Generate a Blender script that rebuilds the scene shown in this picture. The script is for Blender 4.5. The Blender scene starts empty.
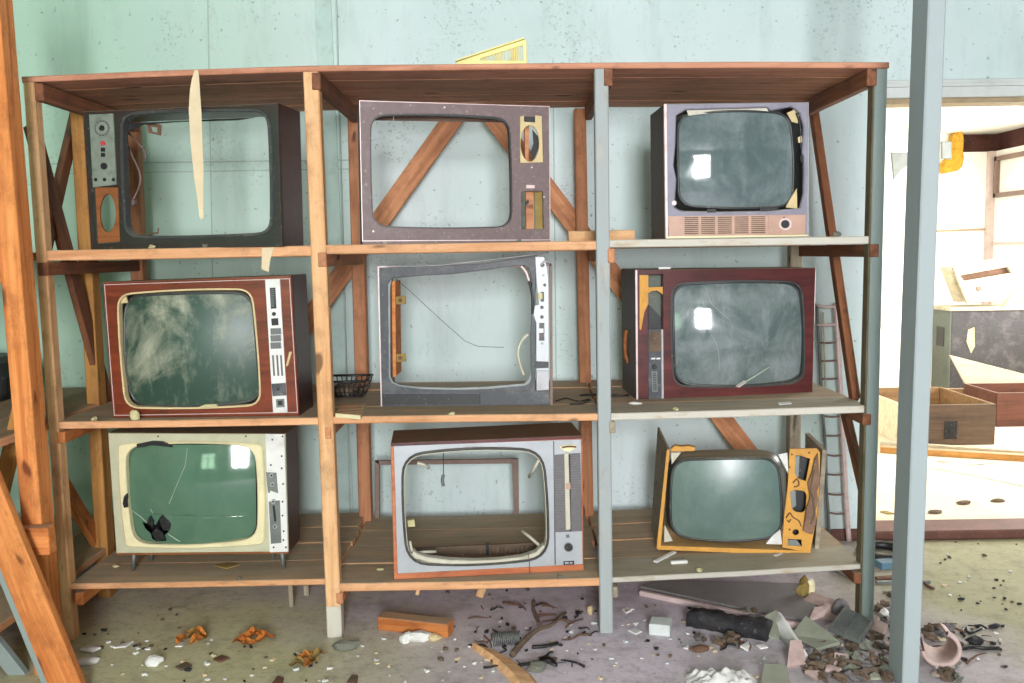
import bpy, bmesh, math, random
from mathutils import Vector, Matrix
from mathutils.geometry import tessellate_polygon

random.seed(7)
C = bpy.context.scene.collection
R = math.radians

# ------------------------------------------------------------------ camera model
F = 920.0
PITCH = math.atan(88.5 / F)
ROLL = 0.0155
fw = Vector((0, math.cos(PITCH), -math.sin(PITCH)))
up0 = Vector((0, math.sin(PITCH), math.cos(PITCH)))
r0 = Vector((1, 0, 0))
rt = math.cos(ROLL) * r0 - math.sin(ROLL) * up0
upv = math.sin(ROLL) * r0 + math.cos(ROLL) * up0
def ray(px, py):
    return fw + rt * ((px - 512) / F) - upv * ((py - 341.5) / F)
_d = ray(605, 633)
H = -_d.z * 3.2 / _d.y
CAM = Vector((0, 0, H))
def pt(px, py, Y):                       # measured point on the vertical plane at depth Y
    d = ray(px, py)
    return CAM + d * (Y / d.y)
def zp(px, py, z):                       # measured point on a level plane
    d = ray(px, py)
    return CAM + d * ((z - H) / d.z)
def fl(px, py, z=0.0):
    return zp(px, py, z)

# ------------------------------------------------------------------ materials
def srgb(r, g, b):
    f = lambda c: (c / 255 / 12.92) if c / 255 <= 0.04045 else ((c / 255 + 0.055) / 1.055) ** 2.4
    return (f(r), f(g), f(b), 1)

class NT:
    def __init__(s, name):
        s.m = bpy.data.materials.new(name); s.m.use_nodes = True
        s.n = s.m.node_tree.nodes; s.l = s.m.node_tree.links
        s.b = s.n['Principled BSDF']
    def node(s, t, **kw):
        n = s.n.new(t)
        for k, v in kw.items():
            if hasattr(n, k): setattr(n, k, v)
        return n
    def link(s, a, b): s.l.new(a, b)
    def coords(s, scale=(1, 1, 1), kind='Object', loc=(0, 0, 0)):
        tc = s.node('ShaderNodeTexCoord'); mp = s.node('ShaderNodeMapping')
        mp.inputs['Scale'].default_value = scale; mp.inputs['Location'].default_value = loc
        s.link(tc.outputs[kind], mp.inputs['Vector']); return mp.outputs['Vector']
    def noise(s, vec, scale, detail=4, rough=0.6, dist=0):
        n = s.node('ShaderNodeTexNoise'); n.inputs['Scale'].default_value = scale
        n.inputs['Detail'].default_value = detail; n.inputs['Roughness'].default_value = rough
        n.inputs['Distortion'].default_value = dist
        if vec is not None: s.link(vec, n.inputs['Vector'])
        return n.outputs['Fac']
    def ramp(s, fac, stops):
        r = s.node('ShaderNodeValToRGB'); e = r.color_ramp.elements
        while len(e) < len(stops): e.new(0.5)
        for i, (p, c) in enumerate(stops):
            e[i].position = p
            e[i].color = c if len(c) == 4 else (*c, 1)
        s.link(fac, r.inputs['Fac']); return r.outputs['Color']
    def mix(s, fac, a, b, mode='MIX'):
        m = s.node('ShaderNodeMix'); m.data_type = 'RGBA'; m.blend_type = mode
        for sock, v in ((m.inputs[0], fac), (m.inputs[6], a), (m.inputs[7], b)):
            if isinstance(v, (int, float)): sock.default_value = v
            elif isinstance(v, tuple): sock.default_value = v
            else: s.link(v, sock)
        return m.outputs[2]
    def math(s, op, a, b=None, clamp=False):
        m = s.node('ShaderNodeMath'); m.operation = op; m.use_clamp = clamp
        for i, v in enumerate((a, b)):
            if v is None: continue
            if isinstance(v, (int, float)): m.inputs[i].default_value = v
            else: s.link(v, m.inputs[i])
        return m.outputs[0]
    def upmask(s, lo=0.6, hi=0.9):
        g = s.node('ShaderNodeNewGeometry'); sx = s.node('ShaderNodeSeparateXYZ')
        s.link(g.outputs['Normal'], sx.inputs[0])
        mr = s.node('ShaderNodeMapRange'); mr.inputs[1].default_value = lo; mr.inputs[2].default_value = hi
        s.link(sx.outputs['Z'], mr.inputs[0]); return mr.outputs[0]
    def bump(s, h, strength=0.2, dist=0.01):
        b = s.node('ShaderNodeBump'); b.inputs['Strength'].default_value = strength; b.inputs['Distance'].default_value = dist
        s.link(h, b.inputs['Height']); s.link(b.outputs[0], s.b.inputs['Normal'])
    def done(s, col, rough=0.6, metal=0.0, spec=None):
        if isinstance(col, tuple): s.b.inputs['Base Color'].default_value = col
        else: s.link(col, s.b.inputs['Base Color'])
        if isinstance(rough, (int, float)): s.b.inputs['Roughness'].default_value = rough
        else: s.link(rough, s.b.inputs['Roughness'])
        s.b.inputs['Metallic'].default_value = metal
        if spec is not None: s.b.inputs['Specular IOR Level'].default_value = spec
        return s.m

BLACK = (0, 0, 0, 1); WHITE = (1, 1, 1, 1)
DUST = srgb(172, 160, 134)

def wood(name, dark, light, dust=0.75, dustcol=DUST, rough=0.75, knots=True, paint=None, paint_amt=0.5, grain=(1.2, 22, 22)):
    t = NT(name)
    oi = t.node('ShaderNodeObjectInfo')
    v = t.coords(grain)
    add = t.node('ShaderNodeVectorMath'); add.operation = 'ADD'
    sc = t.node('ShaderNodeVectorMath'); sc.operation = 'SCALE'; sc.inputs[0].default_value = (13, 29, 17)
    t.link(oi.outputs['Random'], sc.inputs['Scale']); t.link(v, add.inputs[0]); t.link(sc.outputs[0], add.inputs[1])
    v = add.outputs[0]
    n1 = t.noise(v, 1.6, 6, 0.65, 0.6)
    col = t.ramp(n1, [(0.3, dark), (0.68, light)])
    if knots:
        a2 = t.node('ShaderNodeVectorMath'); a2.operation = 'ADD'; t.link(t.coords((3.2, 9, 9)), a2.inputs[0]); t.link(sc.outputs[0], a2.inputs[1])
        n2 = t.noise(a2.outputs[0], 2.1, 1, 0.4)
        k = t.ramp(n2, [(0.70, BLACK), (0.76, WHITE)])
        col = t.mix(k, col, tuple(c * 0.35 for c in dark[:3]) + (1,))
    # grime blotches
    g = t.ramp(t.noise(t.coords((1, 1.6, 1.6)), 9, 7, 0.75), [(0.5, BLACK), (0.74, WHITE)])
    gm = t.math('MULTIPLY', g, 0.6)
    col = t.mix(gm, col, tuple(c * 0.4 for c in dark[:3]) + (1,))
    if paint:
        pm = t.ramp(t.noise(t.coords((2.0, 7, 7)), 3.5, 6, 0.7), [(0.5 - paint_amt * .25, WHITE), (0.56 - paint_amt * .25 + .05, BLACK)])
        pm = t.math('SUBTRACT', 1.0, pm)
        col = t.mix(pm, col, paint)
    hs = t.node('ShaderNodeHueSaturation')
    mm = t.node('ShaderNodeMapRange'); mm.inputs[3].default_value = 0.82; mm.inputs[4].default_value = 1.12
    t.link(oi.outputs['Random'], mm.inputs[0]); t.link(mm.outputs[0], hs.inputs['Value']); t.link(col, hs.inputs['Color'])
    col = hs.outputs['Color']
    if dust:
        dn = t.ramp(t.noise(t.coords((2, 5, 5)), 3, 5, 0.65), [(0.25, (.55,) * 3), (0.6, WHITE)])
        dm = t.math('MULTIPLY', t.math('MULTIPLY', t.upmask(), dn), dust)
        dv = t.ramp(t.noise(t.coords((1, 9, 9)), 2.2, 6, .7), [(0.3, tuple(c * .62 for c in dustcol[:3])), (0.7, dustcol)])
        col = t.mix(dm, col, dv)
    t.bump(n1, 0.25, 0.004)
    return t.done(col, rough)

def surf(name, base, var=0.15, scale=6, rough=0.5, metal=0, dirt=0.4, dirtcol=None, dirtscale=9, dust=0.0, dustcol=DUST, bump=0.0, lo=0.5, hi=0.72, spec=None, speck=0.14):
    t = NT(name)
    v = t.coords()
    n = t.noise(v, scale, 5, 0.6)
    a = tuple(c * (1 - var) for c in base[:3]) + (1,); b = tuple(min(1, c * (1 + var)) for c in base[:3]) + (1,)
    col = t.ramp(n, [(0.3, a), (0.7, b)])
    if dirt:
        dc = dirtcol or tuple(c * 0.35 for c in base[:3]) + (1,)
        dm = t.math('MULTIPLY', t.ramp(t.noise(t.coords(loc=(3, 7, 1)), dirtscale, 6, 0.72), [(lo, BLACK), (hi, WHITE)]), dirt)
        col = t.mix(dm, col, dc)
    if speck:
        sm = t.math('MULTIPLY', t.ramp(t.noise(t.coords(loc=(9, 2, 5)), 70, 2, 0.5), [(0.64, BLACK), (0.70, WHITE)]), speck)
        col = t.mix(sm, col, srgb(190, 180, 165))
    if dust:
        dm = t.math('MULTIPLY', t.upmask(), dust)
        col = t.mix(dm, col, dustcol)
    if bump: t.bump(t.noise(v, scale * 6, 4), bump, 0.004)
    return t.done(col, rough, metal, spec)

M = {}
M['orange'] = wood('wood_orange', srgb(176, 92, 34), srgb(226, 148, 82))
M['pine'] = wood('wood_pine', srgb(204, 146, 94), srgb(236, 190, 142))
M['board'] = wood('wood_board', srgb(190, 130, 84), srgb(228, 174, 130), dust=0.95)
M['ceilboard'] = wood('wood_top_board', srgb(148, 96, 68), srgb(208, 150, 116), dust=0.9)
M['topedge'] = wood('wood_top_edge', srgb(170, 108, 78), srgb(214, 152, 122), dust=0.9)
M['brown'] = wood('wood_brown', srgb(96, 58, 38), srgb(150, 92, 58))
M['backpost'] = wood('wood_back_post', srgb(164, 104, 68), srgb(206, 142, 102))
M['bracewood'] = wood('wood_brace', srgb(166, 106, 70), srgb(214, 150, 108))
M['yellowwood'] = wood('wood_yellow', srgb(150, 100, 46), srgb(198, 142, 74))
M['bluepost'] = wood('wood_blue_paint', srgb(148, 142, 130), srgb(176, 174, 166), knots=False, paint=srgb(152, 158, 158), paint_amt=0.6, dust=0.3)
M['tealpost'] = wood('wood_teal_paint', srgb(120, 100, 78), srgb(160, 164, 154), knots=False, paint=srgb(150, 164, 160), paint_amt=1.1, dust=0.3)
M['shadedpost'] = wood('wood_post_side_shaded', srgb(82, 74, 52), srgb(122, 108, 82), dust=0, knots=False)  # bare wood side, its shade put into the dark olive tone
M['pole'] = wood('wood_pole_paint', srgb(140, 128, 104), srgb(168, 170, 160), knots=False, paint=srgb(174, 184, 186), paint_amt=1.15, dust=0.2)
M['whiteboard'] = wood('wood_white_edge', srgb(170, 148, 122), srgb(200, 186, 166), paint=srgb(196, 190, 178), paint_amt=0.6, dust=0.9, knots=False)
M['greyboard'] = wood('wood_weathered', srgb(122, 112, 96), srgb(168, 154, 132), dust=0.6)
M['splinter'] = wood('wood_splinter', srgb(196, 140, 92), srgb(238, 196, 150), dust=0.1, knots=False)

# television colours
M['tvdark'] = surf('tv_dark_green', srgb(42, 44, 38), .25, 8, .35, 0, .5, srgb(58, 24, 24), 4, dust=.6)
M['tvmaroonside'] = wood('tv_maroon_side', srgb(44, 20, 20), srgb(78, 40, 36), dust=.5, knots=False, rough=.35)
M['purple'] = surf('tv_purple_brown', srgb(108, 88, 88), .12, 60, .55, 0, .3, srgb(150, 140, 135), 14, dust=.6, speck=.35)
M['greycase'] = surf('tv_grey_violet', srgb(134, 130, 144), .12, 12, .5, 0, .5, srgb(86, 80, 88), 8, dust=.7)
M['darkside'] = wood('tv_dark_side', srgb(44, 42, 42), srgb(76, 72, 70), dust=.6, knots=False, rough=.5)
M['charcoal'] = surf('tv_charcoal', srgb(60, 61, 68), .18, 10, .5, 0, .45, srgb(130, 128, 128), 7, dust=.6)
M['black'] = surf('black_plastic', srgb(22, 22, 24), .3, 10, .45, 0, .3, srgb(60, 58, 54), 8)
M['redwood'] = wood('tv_red_veneer', srgb(76, 26, 12), srgb(126, 54, 28), dust=.7, knots=False, rough=.3, grain=(1.5, 14, 14))
M['maroon'] = wood('tv_maroon_veneer', srgb(62, 20, 22), srgb(108, 46, 44), dust=.8, knots=False, rough=.3, grain=(1.5, 12, 12))
M['veneeredge'] = wood('tv_orange_edge', srgb(168, 84, 46), srgb(206, 124, 80), dust=.3, knots=False, rough=.45)
M['walnuttop'] = wood('tv_walnut', srgb(92, 64, 48), srgb(134, 98, 74), dust=.7, dustcol=srgb(150, 122, 96), knots=False, rough=.5)
M['cream'] = surf('cream_plastic', srgb(226, 214, 172), .06, 6, .45, 0, .35, srgb(150, 140, 104), 7, dust=.3)
M['greenish'] = surf('cream_face', srgb(186, 184, 156), .08, 14, .55, 0, .35, srgb(130, 124, 96), 6, dust=.5)
M['silver'] = surf('silver_paint', srgb(172, 175, 179), .06, 12, .42, .15, .35, srgb(130, 128, 128), 9, dust=.4)
M['chrome'] = surf('chrome_trim', srgb(170, 168, 172), .12, 20, .5, .2, .35, srgb(110, 104, 104), 14)
M['whitepanel'] = surf('white_panel', srgb(222, 220, 216), .05, 8, .45, 0, .4, srgb(120, 116, 108), 9)
M['metalpanel'] = surf('metal_panel', srgb(132, 142, 130), .12, 24, .4, .2, .6, srgb(66, 70, 62), 22)
M['trimpink'] = surf('trim_line', srgb(214, 190, 188), .1, 10, .4, .2, .4, srgb(120, 90, 84), 20)
M['beigegrille'] = surf('beige_grille', srgb(188, 150, 132), .08, 14, .5, 0, .4, srgb(120, 92, 80), 12)
M['yellowboard'] = surf('orange_fibreboard', srgb(212, 152, 62), .12, 10, .6, 0, .5, srgb(140, 92, 34), 6, dust=.4)
M['bark'] = surf('peeled_plywood', srgb(128, 98, 80), .25, 12, .85, 0, .5, srgb(70, 54, 44), 9, bump=.5)
M['beige'] = surf('beige_card', srgb(206, 184, 138), .1, 10, .7, 0, .4, srgb(140, 116, 76), 10)
M['speakerwood'] = wood('speaker_board', srgb(116, 62, 24), srgb(160, 96, 44), dust=.1, knots=False)
M['rubber'] = surf('dark_rim', srgb(56, 58, 58), .2, 10, .4, 0, .3, srgb(120, 116, 106), 12, dust=.4)
M['lightrim'] = surf('pale_inner_rim', srgb(196, 190, 172), .12, 8, .5, 0, .4, srgb(110, 102, 88), 9)
M['red'] = surf('red_button', srgb(196, 56, 62), .1, 8, .35)
M['grillefabric'] = surf('speaker_cloth', srgb(108, 102, 104), .12, 60, .8, 0, .2, srgb(140, 130, 124), 20)
M['wire'] = surf('wire_cover', srgb(110, 88, 84), .2, 10, .6)
M['blackwire'] = surf('black_wire', srgb(32, 30, 30), .2, 10, .5)
M['paper'] = surf('old_paper', srgb(214, 194, 160), .08, 12, .8, 0, .3, srgb(170, 134, 90), 9)
M['whitepaper'] = surf('white_scrap', srgb(222, 220, 216), .06, 10, .7, 0, .25, srgb(150, 146, 140), 12)
M['foam'] = surf('pale_foam', srgb(196, 186, 140), .12, 20, .9, bump=.4)
M['yellowplastic'] = surf('yellow_plastic', srgb(226, 212, 136), .08, 10, .5, 0, .3, srgb(170, 150, 80), 8)
M['insul'] = surf('glass_wool', srgb(196, 148, 44), .3, 30, .95, 0, .5, srgb(160, 110, 30), 14, bump=.8)
M['terracotta'] = surf('pink_clay', srgb(192, 166, 160), .12, 10, .7, 0, .5, srgb(120, 86, 74), 9)
M['charred'] = surf('charred', srgb(34, 32, 36), .4, 14, .8, 0, .4, srgb(84, 80, 78), 12, bump=.7)
M['stone'] = surf('grey_stone', srgb(112, 112, 100), .15, 10, .8, 0, .4, srgb(70, 68, 58), 9, bump=.3)
M['leaf'] = surf('dead_leaf', srgb(196, 116, 44), .25, 14, .8, 0, .4, srgb(120, 62, 22), 12)
M['leafdull'] = surf('dull_leaf', srgb(142, 118, 62), .25, 14, .8, 0, .4, srgb(90, 70, 36), 12)
M['greypanel'] = surf('grey_panel', srgb(124, 120, 120), .1, 5, .7, 0, .5, srgb(90, 88, 82), 4, speck=.3)
M['greenpanel'] = surf('green_grey_panel', srgb(148, 150, 134), .1, 6, .7, 0, .4, srgb(94, 96, 78), 6)
M['rust'] = surf('rusty_metal', srgb(110, 80, 62), .25, 16, .8, .2, .5, srgb(70, 46, 34), 10)
M['greymetal'] = surf('grey_metal', srgb(120, 124, 122), .15, 10, .45, .4, .4, srgb(80, 78, 74), 10)
M['dirtbrown'] = surf('brown_rubble', srgb(104, 86, 70), .3, 14, .9, 0, .5, srgb(60, 48, 38), 9, bump=.5)
M['cabgrey'] = surf('far_cabinet_grey', srgb(56, 53, 54), .2, 6, .6, 0, .55, srgb(118, 112, 108), 7)
M['cabgreen'] = surf('far_cabinet_green', srgb(92, 98, 88), .1, 6, .6)
M['crate'] = wood('crate_wood', srgb(76, 58, 44), srgb(108, 84, 64), dust=.4, knots=False)
M['crateinside'] = wood('crate_inside', srgb(112, 82, 52), srgb(148, 114, 76), dust=.4, knots=False)
M['farbox'] = wood('far_box_wood', srgb(70, 36, 22), srgb(104, 58, 38), dust=.3, knots=False)
M['palewood'] = wood('pale_plywood', srgb(184, 170, 142), srgb(210, 200, 176), dust=.2, knots=False)
M['bluepaint'] = surf('blue_paint', srgb(90, 122, 142), .15, 8, .6)
M['crossbrown'] = surf('brown_frame', srgb(128, 104, 94), .12, 14, .6)

def glass_screen(name, base, dustc, amt, rough=.05, seed=0, scale=5, sharp=(.42, .75)):
    t = NT(name)
    v = t.coords(loc=(seed, seed * 2, 0))
    n = t.noise(v, scale, 8, .68, .5)
    d = t.math('MULTIPLY', t.ramp(n, [(sharp[0], BLACK), (sharp[1], WHITE)]), amt)
    n2 = t.math('MULTIPLY', t.ramp(t.noise(t.coords((1, 1, .35), loc=(seed, 4, 3)), 16, 6, .75), [(.5, BLACK), (.8, WHITE)]), amt * .55)
    f = t.math('ADD', d, n2, True)
    col = t.mix(f, base, dustc)
    rg = t.math('ADD', t.math('MULTIPLY', f, .3), rough)
    return t.done(col, rg, 0, .6)
M['scrC'] = glass_screen('screen_grey_green', srgb(84, 98, 98), srgb(158, 166, 170), .55, seed=1)
M['scrD'] = glass_screen('screen_green_dirty', srgb(46, 72, 60), srgb(184, 184, 160), .85, .42, seed=12, scale=3.4, sharp=(.5, .74))
M['scrF'] = glass_screen('screen_dusty', srgb(86, 100, 98), srgb(172, 178, 180), .6, seed=5)
M['scrG'] = glass_screen('screen_green', srgb(80, 112, 92), srgb(120, 140, 116), .3, seed=8)
M['scrI'] = glass_screen('screen_pale', srgb(90, 112, 106), srgb(150, 160, 152), .4, .3, seed=14)
M['bulb'] = surf('tube_bulb', srgb(70, 76, 72), .2, 6, .3, 0, .5, srgb(128, 126, 112), 6, dust=.5)
M['crackline'] = surf('crack_line', srgb(170, 184, 170), .1, 10, .3)

# ------------------------------------------------------------------ mesh builder
class MB:
    def __init__(s): s.v = []; s.f = []; s.m = []; s.sm = []
    def add(s, verts, faces, mi=0, smooth=False):
        o = len(s.v); s.v += [tuple(v) for v in verts]
        for f in faces:
            s.f.append([i + o for i in f]); s.m.append(mi); s.sm.append(smooth)
    def hexa(s, p, mi=0):                # p: 4 bottom (ccw) + 4 top
        s.add(p, [(0, 3, 2, 1), (4, 5, 6, 7), (0, 1, 5, 4), (1, 2, 6, 5), (2, 3, 7, 6), (3, 0, 4, 7)], mi)
    def box(s, a, b, mi=0):
        (x0, y0, z0), (x1, y1, z1) = a, b
        s.hexa([(x0, y0, z0), (x1, y0, z0), (x1, y1, z0), (x0, y1, z0), (x0, y0, z1), (x1, y0, z1), (x1, y1, z1), (x0, y1, z1)], mi)
    def cbox(s, a, b, c=.004, mi=0):     # box with chamfered edges
        x0, y0, z0 = a; x1, y1, z1 = b
        pts = []
        for x, sx in ((x0, 1), (x1, -1)):
            for y, sy in ((y0, 1), (y1, -1)):
                for z, sz in ((z0, 1), (z1, -1)):
                    pts += [(x, y + sy * c, z + sz * c), (x + sx * c, y, z + sz * c), (x + sx * c, y + sy * c, z)]
        bm = bmesh.new()
        for p in pts: bm.verts.new(p)
        bmesh.ops.convex_hull(bm, input=bm.verts[:])
        bmesh.ops.dissolve_limit(bm, angle_limit=.02, verts=bm.verts[:], edges=bm.edges[:])
        bm.verts.index_update()
        s.add([v.co[:] for v in bm.verts], [[v.index for v in f.verts] for f in bm.faces], mi)
        bm.free()
    def plate(s, loops, y0, y1, mi=0, ch=0.0, back=True):
        """loops: outer outline and holes as (x, z); plate between y0 (front) and y1"""
        n_loops = []
        for li, lp in enumerate(loops):
            lp = [Vector((p[0], p[1])) for p in lp]
            area = sum(lp[i].x * lp[(i + 1) % len(lp)].y - lp[(i + 1) % len(lp)].x * lp[i].y for i in range(len(lp)))
            if (area < 0) == (li == 0): lp.reverse()      # outer ccw, holes cw
            n_loops.append(lp)
        def inset(lp, d):
            out = []
            for i, p in enumerate(lp):
                e1 = (p - lp[i - 1]); e2 = (lp[(i + 1) % len(lp)] - p)
                n = Vector((-e1.y, e1.x)).normalized() + Vector((-e2.y, e2.x)).normalized()
                n = n.normalized() if n.length > 1e-6 else Vector((0, 0))
                out.append(p + n * d)
            return out
        front = [inset(l, ch) for l in n_loops] if ch else n_loops
        fv = [[Vector((p.x, p.y, 0)) for p in l] for l in front]
        tris = tessellate_polygon(fv)
        flat = [p for l in front for p in l]; full = [p for l in n_loops for p in l]
        N = len(flat)
        verts = [(p.x, y0, p.y) for p in flat]
        faces = [tuple(t) for t in tris]
        if ch:
            verts += [(p.x, y0 + ch, p.y) for p in full]; off2 = N
        else: off2 = 0
        bo = len(verts)
        verts += [(p.x, y1, p.y) for p in full]
        o = 0
        for l in n_loops:
            k = len(l)
            for i in range(k):
                a, b = o + i, o + (i + 1) % k
                if ch: faces.append((a, b, off2 + b, off2 + a))
                faces.append((off2 + a, off2 + b, bo + b, bo + a))
            o += k
        if back: faces += [tuple(bo + i for i in reversed(t)) for t in tris]
        s.add(verts, faces, mi)
    def tube(s, pts, r, n=6, mi=0, smooth=True, taper=None):
        pts = [Vector(p) for p in pts]; rings = []; prev = None
        verts = []; faces = []
        for i, p in enumerate(pts):
            d = (pts[min(i + 1, len(pts) - 1)] - pts[max(i - 1, 0)]).normalized()
            a = prev if prev is not None else (Vector((0, 0, 1)) if abs(d.z) < .9 else Vector((1, 0, 0)))
            a = (a - d * a.dot(d)).normalized(); b = d.cross(a); prev = a
            rr = r if taper is None else r * (1 + (taper - 1) * i / max(1, len(pts) - 1))
            for k in range(n):
                t = 2 * math.pi * k / n
                verts.append(p + (a * math.cos(t) + b * math.sin(t)) * rr)
        for i in range(len(pts) - 1):
            for k in range(n):
                faces.append((i * n + k, i * n + (k + 1) % n, (i + 1) * n + (k + 1) % n, (i + 1) * n + k))
        faces.append(tuple(range(n - 1, -1, -1))); faces.append(tuple(range((len(pts) - 1) * n, len(pts) * n)))
        s.add(verts, faces, mi, smooth)
    def rings(s, loops3, mi=0, smooth=True, cap0=False, cap1=False):
        k = len(loops3[0]); verts = [p for l in loops3 for p in l]; faces = []
        for i in range(len(loops3) - 1):
            for j in range(k):
                faces.append((i * k + j, i * k + (j + 1) % k, (i + 1) * k + (j + 1) % k, (i + 1) * k + j))
        if cap0: faces.append(tuple(range(k - 1, -1, -1)))
        if cap1: faces.append(tuple(range((len(loops3) - 1) * k, len(loops3) * k)))
        s.add(verts, faces, mi, smooth)
    def build(s, name, mats, parent=None, mw=None, recalc=True):
        me = bpy.data.meshes.new(name)
        me.from_pydata(s.v, [], s.f)
        if not isinstance(mats, (list, tuple)): mats = [mats]
        for m in mats: me.materials.append(M[m] if isinstance(m, str) else m)
        for p, mi, sm in zip(me.polygons, s.m, s.sm): p.material_index = mi; p.use_smooth = sm
        if recalc:
            bm = bmesh.new(); bm.from_mesh(me)
            bmesh.ops.recalc_face_normals(bm, faces=bm.faces[:]); bm.to_mesh(me); bm.free()
        o = bpy.data.objects.new(name, me); C.objects.link(o)
        if parent is not None: put(o, parent, mw)
        elif mw is not None: o.matrix_basis = mw
        WORLD[o] = (WORLD[parent] if parent is not None and mw is None else (mw or Matrix()))
        return o
WORLD = {}
def put(o, parent, mw=None):             # mw None: mesh already in the parent's own space
    o.parent = parent
    if mw is not None: o.matrix_basis = WORLD[parent].inverted() @ mw
def tag(o, label, cat, group=None, kind=None):
    o['label'] = label; o['category'] = cat
    if group: o['group'] = group
    if kind: o['kind'] = kind
    return o
def thing(name, label, cat, loc=(0, 0, 0), rz=0, group=None):
    o = bpy.data.objects.new(name, None); C.objects.link(o)
    o.empty_display_size = .1
    mw = Matrix.Translation(loc) @ Matrix.Rotation(rz, 4, 'Z')
    o.matrix_basis = mw; WORLD[o] = mw
    return tag(o, label, cat, group)
def struct(mb, name, mats):
    o = mb.build(name, mats); o['kind'] = 'structure'; return o
def frame_mat(p0, p1, up):
    p0 = Vector(p0); p1 = Vector(p1); x = (p1 - p0).normalized(); up = Vector(up)
    z = (up - x * up.dot(x)).normalized(); y = z.cross(x)
    m = Matrix((x, y, z)).transposed().to_4x4(); m.translation = p0; return m, (p1 - p0).length
def beam(name, p0, p1, w, h, mat, parent=None, up=(0, 0, 1), c=.003, ends=None):
    """square-cut timber; w across (local y), h along up (local z); long grain on local x"""
    m, L = frame_mat(p0, p1, up)
    b = MB(); b.cbox((0, -w / 2, -h / 2), (L, w / 2, h / 2), c)
    return b.build(name, mat, parent, m)
def smooth_path(pts, n=6):
    pts = [Vector(p) for p in pts]; out = []
    for i in range(len(pts) - 1):
        p0, p1, p2, p3 = pts[max(i - 1, 0)], pts[i], pts[i + 1], pts[min(i + 2, len(pts) - 1)]
        for k in range(n):
            t = k / n
            out.append(0.5 * ((2 * p1) + (p2 - p0) * t + (2 * p0 - 5 * p1 + 4 * p2 - p3) * t * t + (3 * p1 - p0 - 3 * p2 + p3) * t ** 3))
    out.append(pts[-1]); return out

# ------------------------------------------------------------------ the room
YW = 4.22                                # face of the wall behind the shelving
XO = pt(870, 300, YW).x                  # where that wall ends, at the opening
def wall_mat():
    t = NT('painted_wall')
    v = t.coords()
    n = t.noise(v, 1.3, 4, .6)
    col = t.ramp(n, [(.3, srgb(198, 216, 214)), (.7, srgb(216, 228, 230))])
    # green cast of the light, painted into the wall colour towards the left
    sx = t.node('ShaderNodeSeparateXYZ'); t.link(v, sx.inputs[0])
    mr = t.node('ShaderNodeMapRange'); mr.inputs[1].default_value = -.2; mr.inputs[2].default_value = -1.7
    ad = t.math('ADD', sx.outputs['X'], t.math('MULTIPLY', t.noise(v, 2.2, 4), .5))
    t.link(ad, mr.inputs[0])
    col = t.mix(mr.outputs[0], col, srgb(186, 216, 196))
    st = t.ramp(t.noise(t.coords((1, 1, .25)), 5, 6, .7), [(.52, BLACK), (.8, WHITE)])
    col = t.mix(t.math('MULTIPLY', st, .35), col, srgb(130, 140, 130))
    sp = t.ramp(t.noise(t.coords(loc=(4, 2, 9)), 42, 2, .5), [(.70, BLACK), (.74, WHITE)])
    col = t.mix(t.math('MULTIPLY', sp, .5), col, srgb(90, 92, 84))
    cl = t.ramp(t.noise(t.coords(loc=(1, 6, 2)), 2.6, 4, .6), [(.52, BLACK), (.68, WHITE)])
    ml = t.ramp(t.noise(t.coords(loc=(7, 1, 3)), 75, 4, .7), [(.56, BLACK), (.64, WHITE)])
    col = t.mix(t.math('MULTIPLY', t.math('MULTIPLY', cl, ml), .6), col, srgb(96, 100, 92))
    t.bump(t.noise(v, 60, 3), .08, .003)
    return t.done(col, .55)
M['wall'] = wall_mat()
M['sidewall'] = surf('side_wall_green', srgb(104, 142, 116), .1, 3, .7, 0, .3)  # wall out of view, its green picked to bounce a tint
M['plainwall'] = surf('plain_wall', srgb(140, 150, 148), .06, 3, .7, 0, .2)
M['ceil'] = surf('ceiling_paint', srgb(170, 172, 170), .05, 3, .8, 0, .2)
M['farwall'] = surf('far_wall_white', srgb(238, 238, 232), .03, 3, .7, 0, .25, srgb(210, 190, 160), 3)
M['trimgrey'] = surf('trim_pale', srgb(206, 210, 208), .05, 6, .6, 0, .3, srgb(150, 152, 146), 8)
M['trimbrown'] = surf('trim_brown', srgb(104, 66, 56), .2, 10, .7, 0, .4, srgb(60, 40, 34), 9)

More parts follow.
